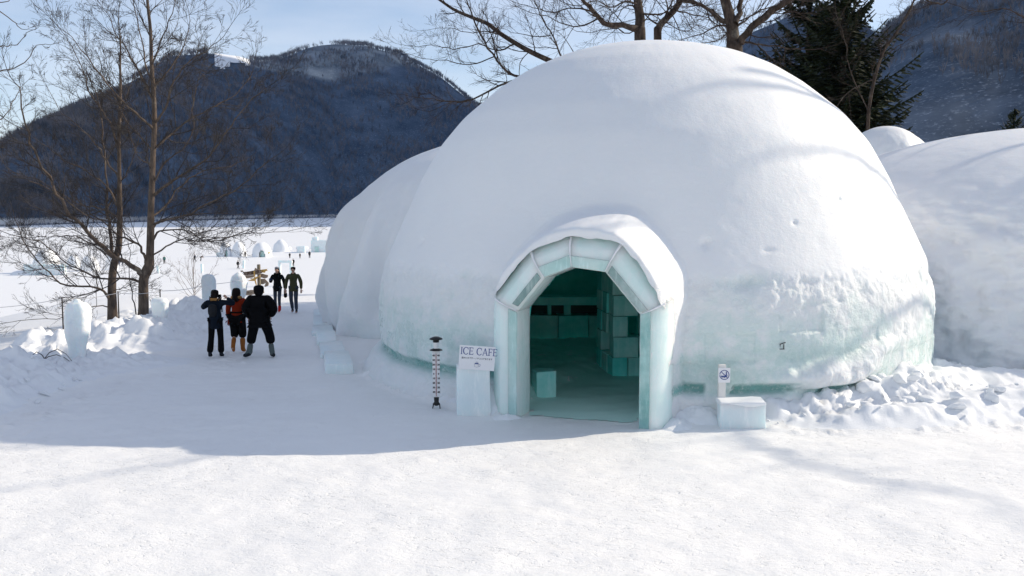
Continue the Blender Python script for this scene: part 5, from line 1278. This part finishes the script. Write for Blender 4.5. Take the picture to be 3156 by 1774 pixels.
pillar('ice_pillar', l, [(0, .18), (H*.3, .14), (H*.5, .25), (H*.75, .29), (H*.9, .22), (H*1.0, 0)], 'bulbous ice pillar just left of the wooden signpost', 4, 0)
# snow-capped boulder with twigs poking out, left
gx_, gy_, gz_ = base_at(45, 19.6, -.1)
tw = Tubes(); R_ = random.Random(4)
for k_ in range(4):
    p = Vector((R_.uniform(-.3, .2), 0, 0)); pts = [p+Vector((.2*i*(1 if k_ % 2 else -.4), -.05*i, .20*math.sin(i*.8)*(.6+.3*k_))) for i in range(6)]; tw.tube(pts, [.010-.001*i for i in range(6)], 4)
o = tw.build('fallen_twigs', M_TWIG); o.location = (P(56, 340, 18.6).x, 18.4, TZ(P(56, 340, 18.6).x, 18.4)+.05); tag(o, 'bent dead twigs poking out of the snow left of the tallest pillar', 'twigs')

# rope line with thin stakes along the bank
M_ROPE = flat_mat('pale_rope', (.55, .55, .56), .8); rp_t = Tubes()
pts = []
stk = [(-30, 309, 22), (62, 299, 22.5), (118, 293, 23.8), (160, 291, 24.8), (206, 285, 29), (258, 276, 34)]
pr = [P(a, b, c) for a, b, c in stk]
for a, b in zip(pr[:-1], pr[1:]):
    for i in range(8): q = a.lerp(b, i/8); q.z -= .05*math.sin(i/8*PI); pts.append(q)
pts.append(pr[-1])
rop = rp_t; rop.tube(pts, [.008]*len(pts), 4); r_o = rop.build('rope', M_ROPE); tag(r_o, 'thin pale rope strung along the bank behind the pillars', 'rope')
for (a, b, c), q, lb in zip(stk[1:], pr[1:], ('thin stake beside the tallest pillar', 'thin stake between the alder trunks', 'thin stake by the second ice pillar', 'thin stake by the round-topped pillar', 'thin stake next to the signpost')):
    t_ = Tubes(); g = TZ(q.x, q.y)-.3; t_.tube([(q.x, q.y, g), (q.x, q.y, (g+q.z)/2), (q.x, q.y, q.z+.05)], [.018, .018, .015], 6); o = t_.build('stake', M_TWIG); tag(o, lb, 'stake', 'rope stakes along the bank')

# ------------------------------------------------------------------ wooden signpost
M_WOOD = flat_mat('weathered_board', (.27, .215, .17), .8, var=.25, scale=5, bs=.5); M_WOODY = flat_mat('fresh_yellow_wood', (.55, .34, .10), .75, var=.2, scale=6); M_POSTW = flat_mat('grey_post_wood', (.20, .17, .12), .85, var=.25, scale=6)
M_INKB = flat_mat('brown_paint', (.07, .035, .02), .7, bs=0)
YS = 38.0
def sgp(px, py): return P(px, py, YS)
sb = sgp(258.5, 264.5); gz = TZ(sb.x, YS)
sign = empty('wooden_signpost', (sb.x, YS, gz), 'carved wooden signpost with several crossed arrow boards, seen over the hooded walker', 'signpost')
def board(name, pix, mat, y, th=.05):
    bm = bmesh.new(); pp = [sgp(a, b) for a, b in pix]
    f = [bm.verts.new((p.x-sb.x, y, p.z-gz)) for p in pp]; b = [bm.verts.new((p.x-sb.x, y+th, p.z-gz)) for p in pp]; n = len(f)
    bm.faces.new(f); bm.faces.new(b[::-1])
    for i in range(n): bm.faces.new((f[i], b[i], b[(i+1) % n], f[(i+1) % n]))
    bmesh.ops.recalc_face_normals(bm, faces=bm.faces[:]); bmesh.ops.triangulate(bm, faces=[q for q in bm.faces if len(q.verts) > 4])
    me = bpy.data.meshes.new(name); bm.to_mesh(me); bm.free(); return link(name, me, mat, sign)
def zs(x, y): return ((720+x/8.519)/3.082, (790+y/8.518)/3.082)
t_ = Tubes(); t_.tube([(0, .03, -.5), (0, .03, .6), (0, .03, sb.z-gz)], [.085, .08, .075], 8, True); t_.build('post', M_POSTW, sign)
board('arrow_board', [zs(275, 415), zs(560, 365), zs(580, 300), zs(690, 345), zs(760, 355), zs(760, 430), zs(700, 470), zs(560, 480), zs(310, 495)], M_WOOD, -.12)
board('yellow_tip', [zs(745, 345), zs(920, 325), zs(880, 350), zs(915, 375), zs(855, 385), zs(840, 425), zs(750, 420)], M_WOODY, -.125)
board('lower_board', [zs(310, 500), zs(560, 490), zs(545, 540), zs(470, 590), zs(430, 570), zs(330, 575)], M_WOOD, -.06)
board('wavy_board', [zs(600, 470), zs(740, 460), zs(790, 480), zs(880, 500), zs(870, 560), zs(800, 590), zs(700, 560), zs(610, 545)], M_WOOD, .12)
board('pointer', [zs(395, 635), zs(460, 610), zs(600, 545), zs(720, 490), zs(720, 510), zs(610, 600), zs(560, 640)], M_WOODY, -.17)
board('wavy_board', [zs(610, 600), zs(790, 600), zs(850, 660), zs(895, 710), zs(880, 780), zs(800, 815), zs(780, 790), zs(815, 710), zs(740, 745), zs(650, 735)], M_WOOD, .16)
board('yellow_stake', [zs(555, 380), zs(585, 380), zs(600, 560), zs(640, 740), zs(615, 745), zs(570, 600)], M_WOODY, -.19, .04)
board('low_board', [zs(318, 905), zs(450, 880), zs(800, 880), zs(815, 960), zs(520, 1000), zs(460, 1020), zs(345, 1020)], M_WOOD, -.08)
board('end_knob', [zs(195, 370), zs(255, 370), zs(262, 400), zs(210, 410)], M_POSTW, -.10)
board('arm', [zs(250, 385), zs(300, 415), zs(290, 430), zs(248, 398)], M_POSTW, -.10)
def text_mesh(s, size, mat, parent, loc, rot, name='lettering', sx=1.0, ext=.004, align='CENTER', bold=0.0):
    cu = bpy.data.curves.new(name, 'FONT'); cu.body = s; cu.size = size; cu.extrude = ext; cu.align_x = align; cu.align_y = 'CENTER'; cu.offset = bold; cu.resolution_u = 3
    o = bpy.data.objects.new(name, cu); COL.objects.link(o); dg = bpy.context.evaluated_depsgraph_get()
    me = bpy.data.meshes.new_from_object(o.evaluated_get(dg), depsgraph=dg); bpy.data.objects.remove(o)
    me.name = name; me.materials.clear()
    t = link(name, me, mat, parent); t.location = loc; t.rotation_euler = rot; t.scale = (sx, 1, 1); return t
a, b = zs(415, 445); p = sgp(a, b); text_mesh('然別湖', .17, M_INKB, sign, (p.x-sb.x, -.128, p.z-gz), (PI/2, -.10, 0), bold=.004)
a, b = zs(655, 408); p = sgp(a, b); text_mesh('コタン', .17, M_INKB, sign, (p.x-sb.x, -.128, p.z-gz), (PI/2, -.14, 0), bold=.004)
a, b = zs(410, 955); p = sgp(a, b); text_mesh('コタン', .10, M_INKB, sign, (p.x-sb.x, -.088, p.z-gz), (PI/2, -.05, 0), bold=.002)

# ------------------------------------------------------------------ things at the doorway
M_SIGNW = flat_mat('white_sign_board', (.80, .80, .83), .45, var=.02, bs=.03); M_BLUE = flat_mat('blue_ink', (.035, .07, .26), .6, bs=0, var=.05); M_GREYI = flat_mat('grey_ink', (.10, .10, .13), .6, bs=0)
# cafe sign on its ice pedestal
YP = 14.75; pb = P(475, 412, YP); gz = TZ(pb.x, YP)
ped = bevel_box('ice_pedestal', .56, .36, P(475, 366, YP).z-gz+.05, M_ICE_BLUE, None, (pb.x-.03, YP+.10, gz-.05), rot=(0, 0, .08), bev=.02, jit=.015, sub=3, rough=.012, seed=3)
tag(ped, 'upright pale blue ice block carrying the cafe sign, left of the door', 'ice block')
pc = P(477, 358, YP-.12)
cafe = empty('cafe_sign', (pc.x, YP-.12, pc.z), 'white ICE CAFE sign with blue letters and a cup, leaning on the ice block', 'sign')
cafe.rotation_euler = (-.08, .075, .05)
bevel_box('board', .60, .012, .40, M_SIGNW, cafe, (0, 0, 0), bev=.005, origin='c')
def stroke_letters(s, h, mat, parent, x0, z0, y):
    T = Tubes(); w = h*.11; tn = h*.06
    def bar(x1, z1_, x2, z2, ww):
        a = Vector((x1, 0, z1_)); b = Vector((x2, 0, z2)); d = (b-a); L = d.length; d.normalize(); n = Vector((-d.z, 0, d.x))
        T.box((a+b)/2+Vector((0, 0, 0)), d*L, Vector((0, .003, 0)), n*ww)
    x = 0
    for c in s:
        if c == ' ': x += h*.38; continue
        if c == 'I': bar(x+h*.12, 0, x+h*.12, h, w); [bar(x, z_, x+h*.24, z_, tn) for z_ in (tn/2, h-tn/2)]; x += h*.36
        elif c == 'C':
            a_ = [math.radians(v) for v in range(48, 325, 23)]; q = [(x+h*.38+h*.36*math.cos(v), h*.5+h*.5*math.sin(v)) for v in a_]
            for i, (p1, p2) in enumerate(zip(q[:-1], q[1:])): bar(*p1, *p2, w*(1.2 if 3 < i < 8 else .8))
            bar(x+h*.66, h*.68, x+h*.66, h*.98, tn); x += h*.80
        elif c == 'E':
            bar(x+h*.12, 0, x+h*.12, h, w); bar(x, tn/2, x+h*.58, tn/2, tn*1.2); bar(x, h-tn/2, x+h*.56, h-tn/2, tn*1.2); bar(x+h*.12, h*.52, x+h*.44, h*.52, tn); bar(x+h*.56, 0, x+h*.60, h*.22, tn); bar(x+h*.55, h*.8, x+h*.55, h, tn); bar(x+h*.44, h*.42, x+h*.44, h*.62, tn); x += h*.72
        elif c == 'F':
            bar(x+h*.12, 0, x+h*.12, h, w); bar(x, tn/2, x+h*.26, tn/2, tn); bar(x, h-tn/2, x+h*.54, h-tn/2, tn*1.2); bar(x+h*.12, h*.5, x+h*.42, h*.5, tn); bar(x+h*.53, h*.78, x+h*.53, h, tn); bar(x+h*.42, h*.40, x+h*.42, h*.6, tn); x += h*.66
        elif c == 'A':
            bar(x+h*.08, 0, x+h*.36, h, tn*1.1); bar(x+h*.36, h, x+h*.66, 0, w); bar(x+h*.18, h*.34, x+h*.56, h*.34, tn); bar(x-h*.02, tn/2, x+h*.18, tn/2, tn); bar(x+h*.54, tn/2, x+h*.78, tn/2, tn); x += h*.82
    o = T.build('lettering', mat, parent, False); o.location = (x0, y, z0); return x
wtot = stroke_letters('ICE CAFE', .118, M_BLUE, cafe, -.277, .050, -.0085)
text_mesh('温かいカプチーノやココアあります', .034, M_GREYI, cafe, (0, -.0075, -.010), (PI/2, 0, 0), ext=.001, bold=.0006, sx=.95)
cup = Tubes(); cup.tube([(0, 0, -.150), (0, 0, -.145), (0, 0, -.095), (0, 0, -.094)], [.024, .030, .034, .034], 16); o = cup.build('cup_picture', M_WHITEP, cafe); o.scale = (1, .08, 1); o.location = (0, -.008, 0)
t_ = Tubes(); t_.box((0, -.0115, -.093), (.060, 0, 0), (0, .002, 0), (0, 0, .018)); ringp = [(.045+.018*math.cos(v), -.010, -.118+.018*math.sin(v)) for v in np.linspace(-1.8, 1.8, 9)]; t_.tube(ringp, [.0028]*9, 4)
t_.tube([(-.034, -.010, -.094), (-.031, -.010, -.145), (0, -.010, -.152), (.031, -.010, -.145), (.034, -.010, -.094)], [.0016]*5, 4)
for q in (-.012, .0, .012): t_.tube([(q, -.010, -.082), (q+.006, -.010, -.072), (q-.002, -.010, -.060)], [.0014]*3, 4)
t_.build('cup_outline', M_BLUE, cafe)
# tall thermometer
YT = 15.2; g = P(436.5, 405, YT); gz = TZ(g.x, YT)
th = empty('thermometer', (g.x, YT, gz), 'tall white thermometer with black caps standing left of the cafe sign', 'thermometer'); zt = P(436, 336.5, YT).z-gz
M_TB = flat_mat('black_plastic', (.012, .012, .013), .35, bs=0)
def lathe(name, prof, mat, parent, n=20, x=0):
    T = Tubes(); T.tube([(x, 0, z) for z, r in prof], [r for z, r in prof], n, True); return T.build(name, mat, parent)
lathe('cap', [(zt-.10, .055), (zt-.055, .055), (zt-.05, .115), (zt-.03, .11), (zt-.005, .05), (zt, .02)], M_TB, th)
lathe('neck', [(zt-.22, .045), (zt-.10, .045)], M_WHITEP, th)
lathe('collar', [(zt-.245, .05), (zt-.24, .115), (zt-.225, .10), (zt-.205, .045)], M_TB, th)
z0_ = .20
o = bevel_box('scale_board', .13, .035, zt-.24-z0_, M_WHITEP, th, (0, 0, z0_), bev=.006)
t_ = Tubes()
nn_ = 11
for i in range(nn_):
    z_ = z0_+.06+(zt-.36-z0_)*i/(nn_-1)
    for sx in (-1, 1):
        for j in range(3): t_.box((sx*.012, -.0195, z_+j*.02), (.009 if j else .016, 0, 0), (0, .002, 0), (0, 0, .002))
t_.build('tick_marks', M_TB, th, False)
for i, s_ in enumerate(('40', '30', '20', '10', '0', '10', '20', '30', '40')):
    for sx in (-1, 1): text_mesh(s_, .042, M_TB, th, (sx*.042, -.0190, zt-.33-i*(zt-.42-z0_)/8), (PI/2, 0, 0), 'numeral', bold=.0015)
t_ = Tubes(); t_.tube([(0, -.022, z0_+.02), (0, -.022, .5), (0, -.022, zt-.30)], [.005]*3, 6); t_.build('tube', flat_mat('red_spirit', (.35, .04, .04), .3, bs=0), th)
lathe('clamp', [(.05, .03), (.08, .06), (.12, .04), (.16, .045), (z0_, .045)], M_TB, th)
t_ = Tubes(); t_.tube([(-.05, 0, .09), (-.06, 0, .03), (-.09, 0, -.08)], [.014, .01, .008], 5); t_.tube([(.05, 0, .09), (.06, 0, .03), (.065, 0, -.08)], [.014, .01, .008], 5); t_.build('foot', M_TB, th)
# prohibition sign on a white post beside an ice block
YR = 13.72; g = P(741, 426, YR); gz = TZ(g.x, YR)
blk_ = bevel_box('ice_block', .70, .36, P(741, 404.5, YR-.18).z-gz+.02, M_ICE_BLUE, None, (g.x, YR+.05, gz-.03), rot=(0, 0, -.05), bev=.02, jit=.015, sub=3, rough=.01, seed=6)
tag(blk_, 'snow-topped ice block lying on the ground right of the door', 'ice block')
cap_ = bevel_box('snow_cap', .72, .38, .06, M_SNOW, blk_, (0, 0, P(741, 404.5, YR-.18).z-gz-.005), bev=.025, jit=.012, seg=3, sub=4, rough=.03, seed=8); 
pp = P(723.5, 403, YR+.12); ztop = P(724, 367.5, YR).z
post_ = bevel_box('sign_post', .115, .09, ztop-gz+.1, flat_mat('white_wood', (.72, .71, .69), .6, var=.06), None, (pp.x, YR+.27, gz-.1), bev=.008)
tag(post_, 'short white wooden post rising behind the snow-topped ice block', 'post')
ps = P(724.5, 375.5, YR+.2); pan = bevel_box('prohibition_sign', .19, .012, .235, M_SIGNW, None, (ps.x, YR+.215, ps.z), bev=.004, origin='c'); tag(pan, 'small white prohibition sign with a blue crossed circle on the post', 'sign')
t_ = Tubes(); r_ = .074; t_.tube([(math.cos(v)*r_, -.009, .008+math.sin(v)*r_) for v in np.linspace(0, 2*PI, 33)], [.0055]*33, 5)
t_.tube([(-.052, -.009, .060), (0, -.009, .008), (.052, -.009, -.044)], [.0055]*3, 5); t_.build('ring', M_BLUE, pan)
t_ = Tubes(); t_.tube([(-.058, -.010, -.010), (-.03, -.010, -.016), (.0, -.010, -.02), (.03, -.010, -.018), (.045, -.010, .0)], [.006, .010, .012, .010, .005], 5)
t_.tube([(-.035, -.010, -.018), (-.04, -.010, -.045)], [.005, .004], 4); t_.tube([(.0, -.010, -.02), (-.005, -.010, -.045)], [.005, .004], 4)
t_.tube([(.02, -.010, -.01), (.032, -.010, .02), (.030, -.010, .05), (.042, -.010, .064)], [.010, .009, .007, .006], 5); t_.build('pictogram', M_BLUE, pan)
# small dark bracket frozen into the wall
pk = P(782, 346, 14.35); t_ = Tubes(); t_.tube([(-.03, 0, -.05), (-.03, 0, .03), (.01, -.02, .05), (.05, -.02, .06)], [.009]*4, 5); t_.tube([(.03, 0, -.05), (.03, 0, .03)], [.008]*2, 5); t_.tube([(-.04, 0, -.05), (.04, 0, -.05)], [.007]*2, 5); o = t_.build('wire_bracket', M_TB); o.location = (pk.x, pk.y, pk.z); tag(o, 'tiny dark metal bracket frozen into the ice wall right of the door', 'bracket')

# ------------------------------------------------------------------ broken snow lumps
def chunk(x, y, r, seed, lab=None):
    rnd = random.Random(seed); bm = bmesh.new(); bmesh.ops.create_icosphere(bm, subdivisions=1, radius=1)
    a = Vector((rnd.uniform(.7, 1.2), rnd.uniform(.6, 1.1), rnd.uniform(.5, .9)))
    for v in bm.verts: v.co = Vector((v.co.x*a.x, v.co.y*a.y, v.co.z*a.z))*r*rnd.uniform(.68, 1.2)
    bmesh.ops.bevel(bm, geom=bm.edges[:], offset=r*.05, segments=1, affect='EDGES'); me = bpy.data.meshes.new('snow_lump'); bm.to_mesh(me); bm.free()
    return me
M_LUMP = snow_mat('lump_snow', fine=.9)
protos = [chunk(0, 0, 1, s) for s in range(9)]
for m_ in protos: m_.materials.append(M_LUMP)
rnd = random.Random(99)
def strew(n, fx, lab, grp, rmin, rmax):
    for i in range(n):
        x, y = fx(); r = rmin+(rmax-rmin)*rnd.random()**2.2
        o = bpy.data.objects.new('snow_lump', protos[rnd.randrange(9)]); COL.objects.link(o)
        o.location = (x, y, TZ(x, y)+r*.25); o.scale = (r, r, r*rnd.uniform(.7, 1)); o.rotation_euler = (rnd.uniform(-.5, .5), rnd.uniform(-.5, .5), rnd.uniform(0, 6.3)); tag(o, lab, 'snow lump', grp)
strew(45, lambda: (rnd.uniform(5.2, 12.5), rnd.gauss(14.9, .55)), 'broken white snow lump in the heap along the foot of the right-hand wall', 'snow lumps along the right wall', .03, .17)
strew(12, lambda: (rnd.uniform(5.4, 9.5), rnd.gauss(14.35, .3)), 'large angular broken snow block at the front of the right-hand heap', 'large broken snow blocks', .12, .24)
strew(30, lambda: (-8.3-abs(rnd.gauss(0, .9)), rnd.uniform(14.2, 20.5)), 'small snow lump lying on the shaded left bank', 'snow lumps on the left bank', .02, .11)
strew(16, lambda: (rnd.uniform(2.6, 6.0), rnd.gauss(13.95, .12)), 'small crumb of snow lying just right of the doorway', 'snow crumbs by the door', .015, .06)
# ------------------------------------------------------------------ blue winter air
def haze(dens):
    x0, x1, y0, y1, z0, z1 = -3600, 3600, -70, 4600, -12, 1900
    bm = bmesh.new(); bmesh.ops.create_cube(bm, size=1)
    for v in bm.verts: v.co = Vector(((x0+x1)/2+v.co.x*(x1-x0), (y0+y1)/2+v.co.y*(y1-y0), (z0+z1)/2+v.co.z*(z1-z0)))
    me = bpy.data.meshes.new('haze'); bm.to_mesh(me); bm.free()
    m = bpy.data.materials.new('blue_air'); m.use_nodes = True; t = m.node_tree; t.nodes.clear()
    o = t.nodes.new('ShaderNodeOutputMaterial'); v = t.nodes.new('ShaderNodeVolumePrincipled')
    v.inputs['Color'].default_value = (.25, .50, 1, 1); v.inputs['Density'].default_value = dens; v.inputs['Anisotropy'].default_value = .0
    t.links.new(v.outputs[0], o.inputs['Volume'])
    ob = link('haze', me, m); ob['kind'] = 'stuff'; ob['label'] = 'thin blue winter air over the lake and mountains'
haze(.00003)
